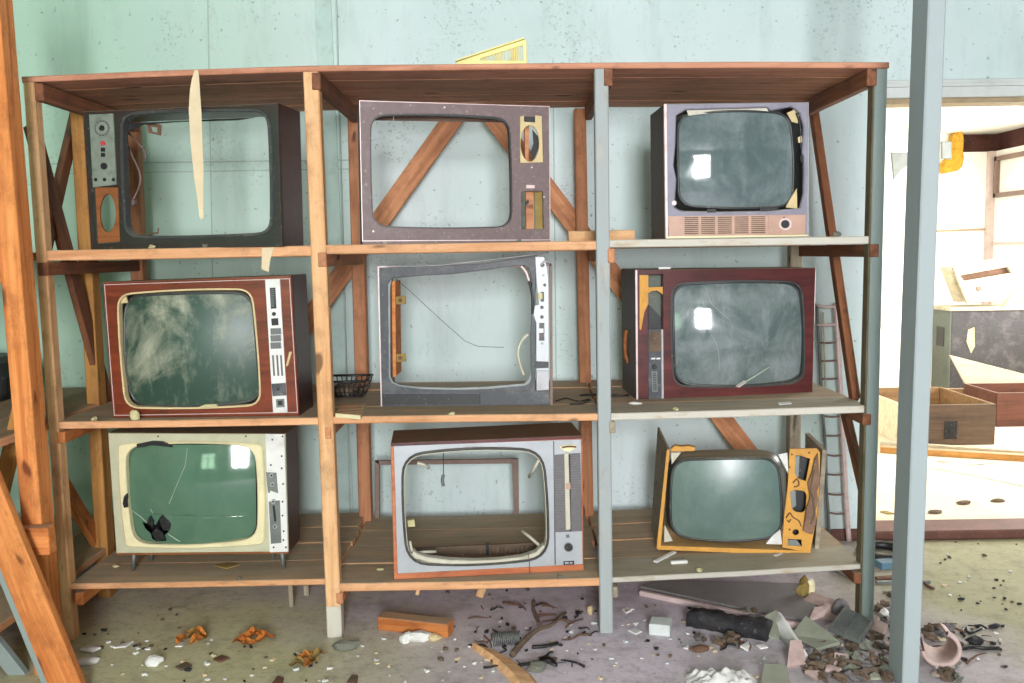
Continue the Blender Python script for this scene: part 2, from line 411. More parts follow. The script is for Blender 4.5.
def floor_mat():
    t = NT('concrete_floor')
    v = t.coords()
    col = t.ramp(t.noise(v, 3, 6, .65), [(.3, srgb(172, 161, 172)), (.7, srgb(206, 194, 206))])
    def blob(cx, cy, r0, r1, c, amt):
        nonlocal col
        sub = t.node('ShaderNodeVectorMath'); sub.operation = 'DISTANCE'; sub.inputs[1].default_value = (cx, cy, 0)
        t.link(v, sub.inputs[0])
        d = t.math('ADD', sub.outputs['Value'], t.math('MULTIPLY', t.math('SUBTRACT', t.noise(v, 2.4, 5, .65), .5), 1.1))
        mr = t.node('ShaderNodeMapRange'); mr.inputs[1].default_value = r0; mr.inputs[2].default_value = r1
        mr.inputs[3].default_value = amt; mr.inputs[4].default_value = 0
        t.link(d, mr.inputs[0])
        col = t.mix(mr.outputs[0], col, c)
    blob(-1.3, 3.0, .4, 1.15, srgb(200, 198, 154), .9)
    blob(-.5, 2.7, .1, .8, srgb(190, 188, 144), .75)
    blob(2.3, 3.6, .6, 1.25, srgb(162, 158, 122), .95)
    blob(.3, 2.8, .15, .95, srgb(224, 212, 222), .85)
    blob(.75, 2.35, .1, .55, srgb(134, 126, 86), .8)
    blob(1.0, 2.75, .1, .6, srgb(176, 170, 168), .5)
    sp = t.ramp(t.noise(t.coords(loc=(2, 5, 1)), 46, 4, .7), [(.60, BLACK), (.72, WHITE)])
    col = t.mix(t.math('MULTIPLY', sp, .6), col, srgb(72, 64, 56))
    sp2 = t.ramp(t.noise(t.coords(loc=(8, 1, 4)), 60, 3, .6), [(.66, BLACK), (.72, WHITE)])
    col = t.mix(t.math('MULTIPLY', sp2, .5), col, srgb(206, 202, 196))
    gr = t.ramp(t.noise(t.coords(loc=(1, 8, 4)), 5.5, 7, .75), [(.5, BLACK), (.72, WHITE)])
    col = t.mix(t.math('MULTIPLY', gr, .5), col, srgb(88, 82, 72))
    g2 = t.ramp(t.noise(t.coords(loc=(6, 3, 4)), 21, 8, .85), [(.5, BLACK), (.66, WHITE)])
    col = t.mix(t.math('MULTIPLY', g2, .45), col, srgb(96, 88, 80))
    t.bump(t.noise(v, 40, 5, .7), .3, .006)
    return t.done(col, .85)
M['floor'] = floor_mat()
M['farfloor'] = surf('far_floor', srgb(218, 206, 184), .08, 3, .8, 0, .35, srgb(150, 128, 90), 3, speck=.2)

XL, XR, YR, ZC = -3.0, 4.6, -3.4, 3.0
b = MB(); b.box((XL, YR, -.1), (XR, YW + .02, 0)); struct(b, 'floor', 'floor')
b = MB(); b.box((XL, YR, ZC), (XR, YW + .12, ZC + .1)); struct(b, 'ceiling', 'ceil')
b = MB(); b.box((XL - .1, YR, 0), (XL, YW + .1, ZC)); struct(b, 'wall_left', 'sidewall')
zh = pt(960, 80, YW).z                   # underside of the wall over the opening
b = MB()
b.box((XL, YW, 0), (XO, YW + .1, ZC))
b.box((XO, YW, zh), (XR, YW + .1, ZC))
struct(b, 'wall_back', 'wall')
# wall behind the camera with its window opening and an added second one
wins = [(-.32, .88, .95, 2.7), (-2.65, -1.55, .95, 2.2)]  # second opening is invented, to bring green light to the left
b = MB()
xs = sorted([XL, XR] + [w for q in wins for w in q[:2]])
for x0, x1 in zip(xs[:-1], xs[1:]):
    hit = [q for q in wins if q[0] <= x0 + 1e-4 and q[1] >= x1 - 1e-4]
    if hit:
        b.box((x0, YR - .12, 0), (x1, YR, hit[0][2])); b.box((x0, YR - .12, hit[0][3]), (x1, YR, ZC))
    else: b.box((x0, YR - .12, 0), (x1, YR, ZC))
struct(b, 'wall_rear', 'plainwall')
for i, (x0, x1, z0, z1) in enumerate(wins):
    b = MB(); t_ = .05
    b.box((x0, YR - .1, z0), (x0 + t_, YR - .03, z1)); b.box((x1 - t_, YR - .1, z0), (x1, YR - .03, z1))
    b.box((x0, YR - .1, z0), (x1, YR - .03, z0 + t_)); b.box((x0, YR - .1, z1 - t_), (x1, YR - .03, z1))
    xm = (x0 + x1) / 2; b.box((xm - .03, YR - .1, z0), (xm + .03, YR - .03, z1))
    zm = z0 + (z1 - z0) * .68; b.box((x0, YR - .09, zm - .02), (x1, YR - .04, zm + .02))
    struct(b, 'window_%d' % (i + 1), 'trimgrey')  # the second frame belongs to the invented green window
b = MB(); b.box((XR, YR, 0), (XR + .1, YW + .12, ZC)); struct(b, 'wall_right', 'plainwall')

# trims: joint strips on the back wall, edge of the opening, head trim, sill, skirting
def strip(name, px0, px1, wpx, mat, d=.006, Y=YW):
    p0 = pt(*px0, Y); p1 = pt(*px1, Y); w = wpx / F * Y
    m, L = frame_mat(p0, p1, (0, -1, 0))
    b = MB(); b.cbox((0, -w / 2, -d / 2), (L, w / 2, d), .001)
    o = b.build(name, mat, None, m); o['kind'] = 'structure'; return o
M['seam'] = surf('wall_joint', srgb(172, 188, 180), .1, 6, .7)
M['wallstrip'] = surf('wall_strip', srgb(190, 212, 206), .08, 5, .6, 0, .35, srgb(110, 124, 112), 9)
strip('trim_1', (207.5, -20), (214, 350), 1.2, 'seam', .002)
strip('trim_2', (322, -20), (348, 560), 16, 'wallstrip', .008)
strip('trim_3', (336, -20), (352, 560), 1.5, 'seam', .012)
strip('trim_4', (40, 164), (350, 160), 1.2, 'seam', .002)
strip('trim_5', (40, 174), (350, 169), 1.0, 'seam', .002)
strip('trim_6', (553, 60), (558, 560), 1.2, 'seam', .002)
b = MB(); b.cbox((XO - .018, YW - .012, 0), (XO + .004, YW + .11, zh), .003); struct(b, 'trim_7', 'trimgrey')
z2 = pt(960, 98, YW).z; z3 = pt(960, 103, YW).z
b = MB()
b.cbox((XO + .004, YW - .03, z2), (XR, YW + .12, zh), .004)
b.cbox((XO + .004, YW - .045, z2 + .045), (XR, YW - .03, z2 + .06), .002)
struct(b, 'trim_8', 'trimgrey')
M['trimtan'] = surf('trim_tan', srgb(170, 150, 120), .12, 8, .7)
b = MB(); b.cbox((XO + .004, YW - .01, z3), (XR, YW + .12, z2), .003); struct(b, 'trim_9', 'trimtan')
b = MB(); b.cbox((XL, YW - .016, 0), (XO - .02, YW, .055), .004); struct(b, 'baseboard_back', 'trimbrown')
# sill of the opening
b = MB(); b.cbox((XO, YW - .03, 0), (XR, YW + .16, .045), .008); struct(b, 'trim_10', 'trimbrown')

# ------------------------------------------------------------------ the next room
XS, YE, ZF = 4.72, 9.1, 2.28
b = MB(); b.box((1.2, YW + .02, -.1), (XS + .1, YE, .03)); struct(b, 'floor_next_room', 'farfloor')
b = MB(); b.box((1.2, YE, 0), (XS, YE + .1, ZF)); b.box((1.2, YE, ZF), (4.42, YE + .1, 2.47)); struct(b, 'wall_next_room', 'farwall')
b = MB()
b.box((XS, YW + .12, 0), (XS + .1, 4.9, ZF)); b.box((XS, 8.0, 0), (XS + .1, YE + .1, ZF))
b.box((XS, 4.9, 0), (XS + .1, 8.0, .8)); b.box((XS, 4.9, 2.1), (XS + .1, 8.0, ZF))
struct(b, 'wall_side_of_next_room', 'farwall')
b = MB(); b.box((1.1, YW + .1, 0), (1.2, YE + .1, 2.6)); struct(b, 'wall_near_next_room', 'farwall')
b = MB()
for k in range(5):
    x = 1.2 + k * .72
    b.box((x, YW + .12, 2.46 + .01 * (k % 2)), (x + .715, YE + .1, 2.52))
struct(b, 'ceiling_next_room', 'farwall')
M['roofgap'] = surf('roof_void', srgb(96, 58, 50), .3, 6, .9, 0, .5, srgb(40, 26, 24), 4)
b = MB(); b.box((1.2, YE + .12, 2.2), (XS + .3, YE + .2, 2.9)); b.box((XS + .12, YW, 2.2), (XS + .2, YE + .2, 2.9))
struct(b, 'wall_upper_next_room', 'roofgap')
# battens and the far window
strip('trim_11', (930, 231.5), (990, 229), 2, 'trimtan', .01, YE - .01)
M['trimfar'] = surf('far_batten', srgb(206, 186, 180), .1, 8, .7)
b = MB(); b.box((XS - .06, YE - .06, 0), (XS, YE, ZF)); struct(b, 'trim_12', 'trimfar')
b = MB(); b.box((XS - .02, 8.0, 1.38), (XS, YE - .06, 1.4)); struct(b, 'trim_13', 'trimfar')
def far_window():
    y0, y1 = 8.0, 9.0; z0, z1 = 1.83, 2.22
    b = MB(); w = .04
    b.box((XS - .04, y0, z0), (XS, y1, z0 + w)); b.box((XS - .04, y0, z1 - w), (XS, y1, z1)); b.box((XS - .04, y1 - w, z0), (XS, y1, z1))
    struct(b, 'window_3', 'crossbrown')
far_window()

# ------------------------------------------------------------------ main shelving unit
YF, YB = 3.2, 4.05
su = thing('shelving_unit', 'wide three-bay wooden shelving unit holding nine old televisions against the wall', 'shelf', (0, 3.6, 0))
def X(px, py, Y=YF): return pt(px, py, Y).x
def Z(px, py, Y=YF): return pt(px, py, Y).z
def post(name, top, bot, Y, w, d, mat, lift=0.0):
    p0 = pt(*bot, Y); p1 = pt(*top, Y); 
    k = (0 - p0.z) / (p1.z - p0.z); p0 = p0 + (p1 - p0) * k
    p0.y = p1.y = Y + d / 2
    m, L = frame_mat(p0, p1, (0, 1, 0))
    b = MB(); b.cbox((0, -w / 2, -d / 2), (L, w / 2, d / 2), .004)
    return b.build(name, mat, su, m)
post('post', (28, 80), (68.5, 640), YF - .006, .037, .05, 'pine')
post('post', (310.5, 71), (334.5, 640), YF - .008, .053, .05, 'pine')
post('foot_paint', (333.2, 606), (334.6, 640), YF - .0095, .0545, .051, 'whiteboard')
post('post', (601.5, 68), (606.5, 633), YF - .008, .047, .05, 'bluepost')
post('post', (881.5, 68), (868, 612), YF - .006, .043, .05, 'tealpost')
post('post_side_shaded', (874.8, 68), (860.8, 612), YF - .004, .008, .05, 'shadedpost')  # slab giving the left face its painted shade
post('post', (128.5, 100), (148, 520), 3.98, .055, .06, 'backpost')
post('post', (353.5, 108), (365, 518), 3.98, .055, .06, 'backpost')
post('post', (580, 108), (588, 511), 3.98, .05, .06, 'backpost')
post('post', (798, 108), (795, 500), 3.98, .05, .06, 'greyboard')

def plank(name, stations, y0, y1, th, mat):
    """stations: (x, top z) along the plank"""
    b = MB(); c = .003
    prof = lambda x, z: [(x, y0, z - c), (x, y0 + c, z), (x, y1 - c, z), (x, y1, z - c), (x, y1, z - th + c), (x, y1 - c, z - th), (x, y0 + c, z - th), (x, y0, z - th + c)]
    b.rings([prof(x, z) for x, z in stations], 0, False, True, True)
    return b.build(name, mat, su, Matrix())
def shelf(px_pts, th, mats, nplank=4, y0=YF, y1=YB, name='shelf_board', over=0):
    st = [(X(*p), Z(*p)) for p in px_pts]
    w = (y1 - y0) / nplank
    for k in range(nplank):
        j = random.uniform(-.002, .002) if k else 0
        e0 = random.uniform(-.01, .01) if k else 0
        s2 = [(x + (e0 if i in (0, len(st) - 1) else 0), z + j) for i, (x, z) in enumerate(st)]
        plank(name, s2, y0 + k * w + .002, y0 + (k + 1) * w - .002, th, mats if isinstance(mats, str) else mats[min(k, len(mats) - 1)])
shelf([(23, 77), (160, 71), (310, 66), (600, 63), (750, 62.2), (888, 62.7)], .02, ['topedge', 'ceilboard'], 5, YF - .012, 4.02, 'top_board')
shelf([(40, 250.5), (180, 248), (312, 245.5)], .036, 'board')
shelf([(318, 245), (460, 243), (600, 240.5)], .032, 'board')
shelf([(604, 239.8), (740, 238), (872, 236)], .027, ['whiteboard', 'board'])
shelf([(54, 422), (200, 419.8), (322, 417.6)], .026, 'board')
shelf([(326, 417), (460, 415), (604, 413.6)], .026, 'board')
shelf([(606, 413.6), (740, 410), (868, 405.5)], .026, ['whiteboard', 'board'])
shelf([(70, 584), (200, 581.8), (330, 579)], .022, 'board')
shelf([(332, 584), (460, 582), (604, 578)], .03, 'board')
shelf([(608, 578), (740, 571.5), (864, 564)], .02, ['whiteboard', 'board'])
def zs(level, px):                      # top of a shelf at the front edge
    P = {1: [(40, 250.5), (312, 245.5), (600, 240.5), (872, 236)],  # second lamp is an added green fill for the left side
         2: [(54, 422), (322, 417.6), (604, 413.6), (868, 405.5)],
         3: [(70, 584), (330, 579), (332, 584), (604, 578), (864, 564)]}[level]
    for a, b_ in zip(P[:-1], P[1:]):
        if px <= b_[0] or b_ is P[-1]:
            t_ = (px - a[0]) / (b_[0] - a[0]); 
            return Z(a[0] + t_ * (b_[0] - a[0]), a[1] + t_ * (b_[1] - a[1]))

# bearers under the boards, front to back, ends showing beside the posts
def bearer(pxc, pytop, w=.03, h=.058, mat='brown', endmat=None, y1=4.0):
    x = X(pxc, pytop); z = Z(pxc, pytop) - h / 2
    beam('bearer', (x, YF - .012, z), (x, y1, z), w, h, mat, su)
bearer(40, 84); bearer(316.5, 73); bearer(608, 69); bearer(871, 69, .034)
bearer(44, 262.5, .035, .045, 'brown'); bearer(322.5, 252.5, .03, .05, 'bracewood'); bearer(611, 248.5, .025, .05, 'bracewood'); bearer(873.5, 244, .03, .045, 'brown')
bearer(62, 431.5, .03, .04, 'orange'); bearer(328.5, 427, .022, .04, 'bracewood'); bearer(612, 421, .022, .042, 'greyboard'); bearer(866, 413.5, .03, .04, 'brown')
bearer(80, 592, .03, .045, 'orange'); bearer(340, 592, .025, .04, 'bracewood'); bearer(615, 586, .02, .04, 'greyboard'); bearer(857, 572, .03, .04, 'brown')
# diagonal braces of the two ends
def brace(a, b_, w, th, mat, up):
    beam('brace', pt(*a), pt(*b_), th if up == 'x' else w, w if up == 'x' else th, mat, su,
         (0, 0, 1) if up == 'x' else (0, 1, 0))
brace((31, 124, 3.26), (108, 404, 3.74), .075, .025, 'brown', 'x')
brace((78, 106, 3.80), (43, 258, 3.27), .07, .025, 'brown', 'x')
brace((58, 476, 3.26), (101, 548, 3.72), .07, .025, 'orange', 'x')
brace((813, 106, 4.0), (855, 400, 3.34), .05, .03, 'brown', 'x')
brace((845, 411, 3.50), (867, 505, 3.25), .05, .025, 'brown', 'x')
# long crossed braces along the back
brace((462, 106, 4.075), (262, 386, 4.075), .085, .025, 'bracewood', 'z')
brace((484, 106, 4.075), (772, 484, 4.075), .085, .025, 'bracewood', 'z')

# ------------------------------------------------------------------ left shelving unit and free post
lu = thing('shelving_unit', 'orange wooden shelving unit cut off at the left edge of the picture', 'shelf', (-1.9, 3.2, 0))
def lbeam(name, a, b_, w, h, mat, up=(0, 0, 1)):
    return beam(name, a, b_, w, h, mat, lu, up)
def lpost(top, bot, Y, w, d, mat):
    p0 = pt(*bot, Y); p1 = pt(*top, Y); k = (0 - p0.z) / (p1.z - p0.z); p0 = p0 + (p1 - p0) * k
    p0.y = p1.y = Y + d / 2
    return lbeam('post', p0, p1, w, d, mat, (0, 1, 0))
lpost((-17, -60), (41, 640), 2.93, .066, .085, 'orange')
lpost((76, 108), (101, 545), 3.62, .05, .07, 'yellowwood')
lpost((-150, 108), (-128, 545), 3.62, .05, .07, 'yellowwood')
xr = X(54, 422) - .035               # right edge of the left unit's boards
def lshelf(z, th=.028, mat='board'):
    w = .2; xx = xr
    for k in range(4):
        b = MB(); b.cbox((xx - w + .004, 1.9, z - th), (xx, 4.1, z), .003)
        # grain runs along the board
        m = Matrix.Translation((0, 0, 0)) @ Matrix.Rotation(R(90), 4, 'Z')
        bb = MB(); bb.v = [tuple(m.inverted() @ Vector(v)) for v in b.v]; bb.f = b.f; bb.m = b.m; bb.sm = b.sm
        bb.build('shelf_board', mat, lu, m); xx -= w
zl2 = Z(60, 418, 3.3) ; zl3 = Z(72, 575, 3.3)
lshelf(zl2); lshelf(zl3); lshelf(Z(30, 252, 3.0))
lbeam('bearer', (xr - .8, 2.98, Z(10, 270, 2.95)), (X(22, 270, 2.95) , 2.98, Z(10, 270, 2.95)), .04, .085, 'orange')
lbeam('bearer', (xr - .8, 2.90, Z(30, 540, 2.95)), (X(60, 535, 2.95), 2.90, Z(30, 535, 2.95)), .05, .09, 'orange')
lbeam('brace', pt(-25, 458, 2.8), pt(76, 705, 2.8), .10, .035, 'orange', (0, 1, 0))
lbeam('brace', pt(-45, 440, 2.83), pt(66, 712, 2.83), .07, .02, 'tealpost', (0, 1, 0))
lbeam('brace', pt(24, 395, 3.1), pt(-10, 540, 3.1), .05, .03, 'yellowwood', (0, 1, 0))
lbeam('brace', pt(-20, 625, 2.95), pt(40, 700, 2.95), .05, .03, 'tealpost', (0, 1, 0))
# dark television end on it
def dark_casing():
    z = zl2; p = zp(4, 402, z)
    t = thing('television_casing', 'black rounded casing end on the shelf at the far left edge', 'casing', (p.x - .12, p.y, z))
    b = MB()
    prof = [(-.3, 0), (.10, 0), (.125, .03), (.13, .1), (.11, .155), (.07, .175), (-.3, .18)]
    b.plate([prof], 0, .25, 0, .008); b.build('shell', 'black', t)
    b = MB(); b.plate([[(-.25, .03), (.08, .03), (.08, .14), (-.25, .14)]], -.006, .0, 0, .002); b.build('front_panel', 'charcoal', t)
dark_casing()

def pole():
    Y = 2.84
    p0 = fl(906, 690); Y = p0.y
    a = pt(912.5, 640, Y); c = pt(940, -60, Y); k = (0 - a.z) / (c.z - a.z); a = a + (c - a) * k
    k2 = (ZC - a.z) / (c.z - a.z); c = a + (c - a) * k2
    m, L = frame_mat(a, c, (0, 1, 0))
    b = MB(); b.cbox((0, -.026, 0), (L, .026, .11), .004)
    o = b.build('support_post', 'pole', None, m)
    tag(o, 'pale blue painted square post standing alone in front of the shelving at right', 'post')
pole()

# ------------------------------------------------------------------ televisions
def K(x0, y0, s=3.596):
    return lambda *a: [(x0 + u / s, y0 + v / s) for u, v in zip(a[0::2], a[1::2])]
def rquad(c, r, bulge=(0, 0, 0, 0), n=5, m=8):
    """rounded quadrilateral in picture measure; c = TL, TR, BR, BL; r radius or 4 radii; bulge of top, right, bottom, left sides"""
    c = [Vector(p) for p in c]; rs = [r] * 4 if isinstance(r, (int, float)) else r
    cen = sum(c, Vector((0, 0))) / 4; out = []
    for i in range(4):
        p, q = c[i], c[(i + 1) % 4]; pv = c[i - 1]
        a = p + (pv - p).normalized() * rs[i]; b_ = p + (q - p).normalized() * rs[i]
        for k in range(n + 1):
            t = k / n; out.append((1 - t) ** 2 * a + 2 * t * (1 - t) * p + t * t * b_)
        e0 = b_; e1 = q + (p - q).normalized() * rs[(i + 1) % 4]
        for k in range(1, m):
            t = k / m; out.append(e0 + (e1 - e0) * t)
        # bulge applied along the whole side below
    # apply bulges: barrel by normalised position
    def uv(pv):
        return pv
    res = []
    top = (c[0] + c[1]) / 2; bot = (c[2] + c[3]) / 2; lef = (c[0] + c[3]) / 2; rig = (c[1] + c[2]) / 2
    ex = (rig - lef) / 2; ey = (bot - top) / 2
    for p in out:
        d = p - cen
        u = d.dot(ex) / ex.dot(ex); v = d.dot(ey) / ey.dot(ey)
        q = p.copy()
        if v < 0: q -= ey.normalized() * bulge[0] * (1 - min(1, u * u)) * min(1, -v)
        else: q += ey.normalized() * bulge[2] * (1 - min(1, u * u)) * min(1, v)
        if u > 0: q += ex.normalized() * bulge[1] * (1 - min(1, v * v)) * min(1, u)
        else: q -= ex.normalized() * bulge[3] * (1 - min(1, v * v)) * min(1, -u)
        res.append((q.x, q.y))
    return res
def scale_loop(lp, s, sy=None):
    sy = sy or s
    cx = sum(p[0] for p in lp) / len(lp); cy = sum(p[1] for p in lp) / len(lp)
    return [(cx + (p[0] - cx) * s, cy + (p[1] - cy) * sy) for p in lp]
def grow(lp, d):                          # move an outline outwards by d (same units)
    out = []; n = len(lp); lp = [Vector(p) for p in lp]
    ar = sum(lp[i].x * lp[(i + 1) % n].y - lp[(i + 1) % n].x * lp[i].y for i in range(n))
    sg = 1 if ar > 0 else -1
    for i in range(n):
        e1 = lp[i] - lp[i - 1]; e2 = lp[(i + 1) % n] - lp[i]
        nn = Vector((e1.y, -e1.x)).normalized() + Vector((e2.y, -e2.x)).normalized()
        nn = nn.normalized() * sg if nn.length > 1e-6 else Vector((0, 0))
        out.append(tuple(lp[i] + nn * d))
    return out
def ell(cx, cy, rx, ry, n=20):
    return [(cx + rx * math.cos(2 * math.pi * k / n), cy + ry * math.sin(2 * math.pi * k / n)) for k in range(n)]

class TV:
    def __init__(s, label, bl, level, psi, Y0=None, name='television_set', zshelf=None):
        z = zs(level, bl[0]) if zshelf is None else zshelf
        P = pt(*bl, Y0) if Y0 else zp(*bl, z)
        s.O = Vector((P.x, P.y, z)); s.psi = R(psi)
        s.e = Vector((math.cos(s.psi), math.sin(s.psi), 0)); s.n = Vector((-math.sin(s.psi), math.cos(s.psi), 0))
        s.t = thing(name, label, 'television', s.O, s.psi, 'old televisions on the shelving')
    def L(s, px, py, dep=0.0):
        d = ray(px, py); k = (dep + (s.O - CAM).dot(s.n)) / d.dot(s.n)
        Q = CAM + d * k - s.O
        return (Q.dot(s.e), Q.z)
    def lp(s, pts, dep=0.0): return [s.L(*p, dep) for p in pts]
    def P3(s, px, py, dep): x, z = s.L(px, py, dep); return (x, dep, z)
    def outer(s, pts):
        o = s.lp(pts); return [(x, 0.0 if abs(z) < .03 else z) for x, z in o]
    def plate(s, name, loops, y0, y1, mat, ch=0.0, parent=None, dep=None):
        b = MB(); d = y0 if dep is None else dep
        b.plate([s.lp(l, d) for l in loops], y0, y1, 0, ch)
        return b.build(name, mat, parent or s.t)
    def lplate(s, name, loops, y0, y1, mat, ch=0.0, parent=None):
        b = MB(); b.plate(loops, y0, y1, 0, ch); return b.build(name, mat, parent or s.t)
    def disc(s, name, c, rx, ry, y0, y1, mat, parent=None, ch=0.0):
        return s.plate(name, [ell(c[0], c[1], rx, ry)], y0, y1, mat, ch, parent)
    def multi(s, name, items, mats, parent=None):
        """items: (loops, y0, y1, material index)"""
        b = MB()
        for loops, y0, y1, mi in items: b.plate([s.lp(l, y0) for l in loops], y0, y1, mi)
        return b.build(name, mats, parent or s.t)
    def shell(s, o, D, th=.012, mat='darkside', y0=.004, depths=None, name='cabinet', back=None):
        """o: TL TR BR BL local; four boards"""
        dT, dR, dB, dL = depths or (D, D, D, D)
        tl, tr, br, bl = [Vector(p) for p in o]; b = MB()
        def side(p, q, inn, d):
            if d <= 0: return
            i0, i1 = p + inn, q + inn
            b.hexa([(p.x, y0, p.y), (q.x, y0, q.y), (q.x, d, q.y), (p.x, d, p.y), (i0.x, y0, i0.y), (i1.x, y0, i1.y), (i1.x, d, i1.y), (i0.x, d, i0.y)])
        side(tl, tr, Vector((0, -th)), dT); side(bl, br, Vector((0, th)), dB)
        side(tl, bl, Vector((th, 0)), dL); side(tr, br, Vector((-th, 0)), dR)
        ob = b.build(name, mat, s.t)
        return ob
    def trim(s, quad, wpx, y0, y1, mat, name='trim_line', parent=None):
        """thin bright line running round just inside an outline (picture measure)"""
        return s.plate(name, [quad, grow(quad, -wpx)], y0, y1, mat, 0, parent)
    def sphere(s, base, y, Rc=.7):
        cx = sum(p[0] for p in base) / len(base); cz = sum(p[1] for p in base) / len(base)
        rm = sum(math.hypot(p[0] - cx, p[1] - cz) for p in base) / len(base)
        s.ysurf = lambda x, z: y + ((x - cx) ** 2 + (z - cz) ** 2 - rm * rm) / (2 * Rc)
        return cx, cz, s.ysurf
    def crt(s, outline, y, dome, mat, rim=3.0, funnel=.22, rimmat='rubber', rimd=.03, Rc=.7):
        base = s.lp(outline, y); cx, cz, ys = s.sphere(base, y, Rc)
        big = s.lp(grow(outline, rim), y)
        def loop(sc, yy, src=base, follow=False):
            out = []
            for p in src:
                x, z = cx + (p[0] - cx) * sc, cz + (p[1] - cz) * sc
                out.append((x, (ys(x, z) - y if follow else 0) + yy, z))
            return out
        tube = MB()
        L = [loop(1, y + rimd, big, True), loop(1.06, y + rimd + .04, big), loop(1.0, y + rimd + .09, big), loop(.7, y + funnel * .7 + .02, big), loop(.3, y + funnel, big), loop(.12, y + funnel + .02, big), loop(.12, y + funnel + .1, big)]
        tube.rings(L, 0, True, False, True)
        tb = tube.build('picture_tube', 'bulb', s.t)
        gl = MB(); gl.rings([loop(sc, y, base, True) for sc in (1.0, .96, .9, .8, .65, .5, .35, .2, .08)], 0, True, False, True)
        go = gl.build('screen', mat, tb, None, True)
        rm = MB(); mid = [((a[0] + c_[0]) / 2, (a[1] + c_[1]) / 2) for a, c_ in zip(base, big)]
        rm.rings([loop(.985, y + .002, base, True), loop(1.0, y - .003, base, True), loop(1, y - .006, mid, True), loop(1, y, big, True), loop(1, y + rimd, big, True)], 0, True)
        rm.build('screen_rim', rimmat, tb)
        return tb, go
    def tubeline(s, name, pts, r, mat, parent=None, sm=True, n=6):
        """pts: (px, py, depth)"""
        p = [s.P3(*q) for q in pts]
        if sm: p = smooth_path(p)
        b = MB(); b.tube(p, r, n); return b.build(name, mat, parent or s.t)

# ---- A: upper left
a = K(60, 60)
T = TV('empty dark television shell with silver dial panel, behind the hanging paper strip', (90.6, 247), 1, -8, 3.27)
q = a(80, 185, 785, 155, 800, 660, 110, 678)
o = T.outer(q)
T.shell(o, .2, .012, 'tvmaroonside', .004, (.2, .2, .2, .03))
op = rquad(a(216, 190, 750, 178, 762, 627, 232, 640), 16, (1.5, 1.5, 1.5, 1.5))
ovh = rquad(a(124, 458, 207, 458, 214, 652, 134, 658), 1)
b = MB(); b.plate([o, T.lp(op), T.lp(ovh)], 0, .014, 0, .003); b.build('front_frame', 'tvdark', T.t)
T.plate('inner_rim', [grow(op, .6), grow(op, -2.6)], -.006, .03, 'rubber', .002)
T.trim(a(86, 190, 781, 160, 795, 655, 115, 672), 1.0, -.002, .002, 'tvmaroonside')
cp = T.plate('control_panel', [a(104, 196, 190, 192, 202, 448, 118, 458)], -.005, .002, 'metalpanel', .001)
T.disc('dial_ring', a(150, 245)[0], 7.6, 8.0, -.007, -.004, 'greymetal', cp); T.disc('dial_face', a(150, 245)[0], 6.0, 6.4, -.008, -.004, 'metalpanel', cp); T.disc('dial_hole', a(150, 245)[0], 2.7, 3, -.009, -.004, 'black', cp)
for k in range(14):
    an = k * 2 * math.pi / 14
    c_ = a(150, 245)[0]; T.disc('dial_mark', (c_[0] + 6.8 * math.cos(an), c_[1] + 7.2 * math.sin(an)), .45, .45, -.0078, -.006, 'black', cp)
T.disc('button', a(152, 299)[0], 2.2, 2.3, -.012, -.004, 'red', cp, .001)
for v in (322, 341): T.plate('button', [a(146, v - 7, 160, v - 7, 160, v + 7, 146, v + 7)], -.010, -.004, 'black', .001, cp)
T.disc('knob', a(155, 381)[0], 3.1, 3.3, -.013, -.004, 'black', cp, .002)
for u in (127, 159, 191): T.disc('socket', a(u, 430)[0], 1.6, 1.8, -.008, -.004, 'black', cp)
sb = rquad(a(121, 455, 208, 452, 217, 655, 131, 661), 1)
T.plate('speaker_board', [sb, ell(*a(171, 551)[0], 8.0, 19.0, 28)], .004, .014, 'speakerwood', .001)
T.tubeline('loose_wire', [(127, 123, .1), (125, 138, .08), (132, 155, .06), (139.5, 172, .05), (140, 183, .05), (136, 194, .06), (132, 201, .06)], .004, 'wire')
T.tubeline('loose_wire', [(126, 130, .1), (137, 142, .06), (144, 150, .06), (145.5, 160, .06)], .0035, 'wire')
b = MB(); b.cbox((T.L(129, 200, .06)[0], .05, T.L(129, 206, .06)[1]), (T.L(135, 200, .06)[0], .075, T.L(129, 199, .06)[1]), .004); b.build('plug', 'wire', T.t)
T.plate('bracket', [a(312, 226, 364, 232, 362, 272, 318, 262), a(326, 240, 350, 243, 349, 262, 330, 256)], .05, .054, 'rust')
T.plate('lid_remnant', [a(236, 228, 700, 206, 640, 216, 560, 212, 430, 222, 300, 232, 262, 246, 244, 258)], .03, .036, 'black')
T.tubeline('clip', [(149, 234, .03), (158, 233, .03), (158.5, 228, .03)], .003, 'rust', None, False)

# ---- B: upper middle
a = K(330, 60)
T = TV('purple-brown empty television frame with oval speaker hole, showing an orange brace behind', (362, 241.3), 1, 12, 3.22)
q = a(105, 145, 790, 166, 793, 648, 116, 652)
o = T.outer(q)
T.shell(o, .14, .012, 'darkside', .004, (.14, .03, .14, .14))
op = rquad(a(146, 198, 645, 210, 655, 600, 155, 598), 15, (2.6, 1, 1.8, 1.2))
b = MB()
oval_out = rquad(a(686, 205, 762, 207, 766, 366, 684, 368), 1)
win = rquad(a(690, 472, 766, 472, 768, 607, 690, 608), .8)
b.plate([o, T.lp(op), T.lp(oval_out), T.lp(win)], 0, .012, 0, .002); b.build('front_frame', 'purple', T.t)
T.trim(a(105, 145, 790, 166, 793, 648, 116, 652), 1.0, -.003, .001, 'trimpink')
T.plate('inner_rim', [grow(op, .2), grow(op, -1.0)], .0, .03, 'black')
T.plate('inner_board', [a(150, 186, 650, 200, 650, 224, 150, 216)], .12, .13, 'walnuttop')
T.plate('inner_batten', [a(704, 470, 731, 470, 731, 610, 706, 610)], .03, .045, 'bracewood')
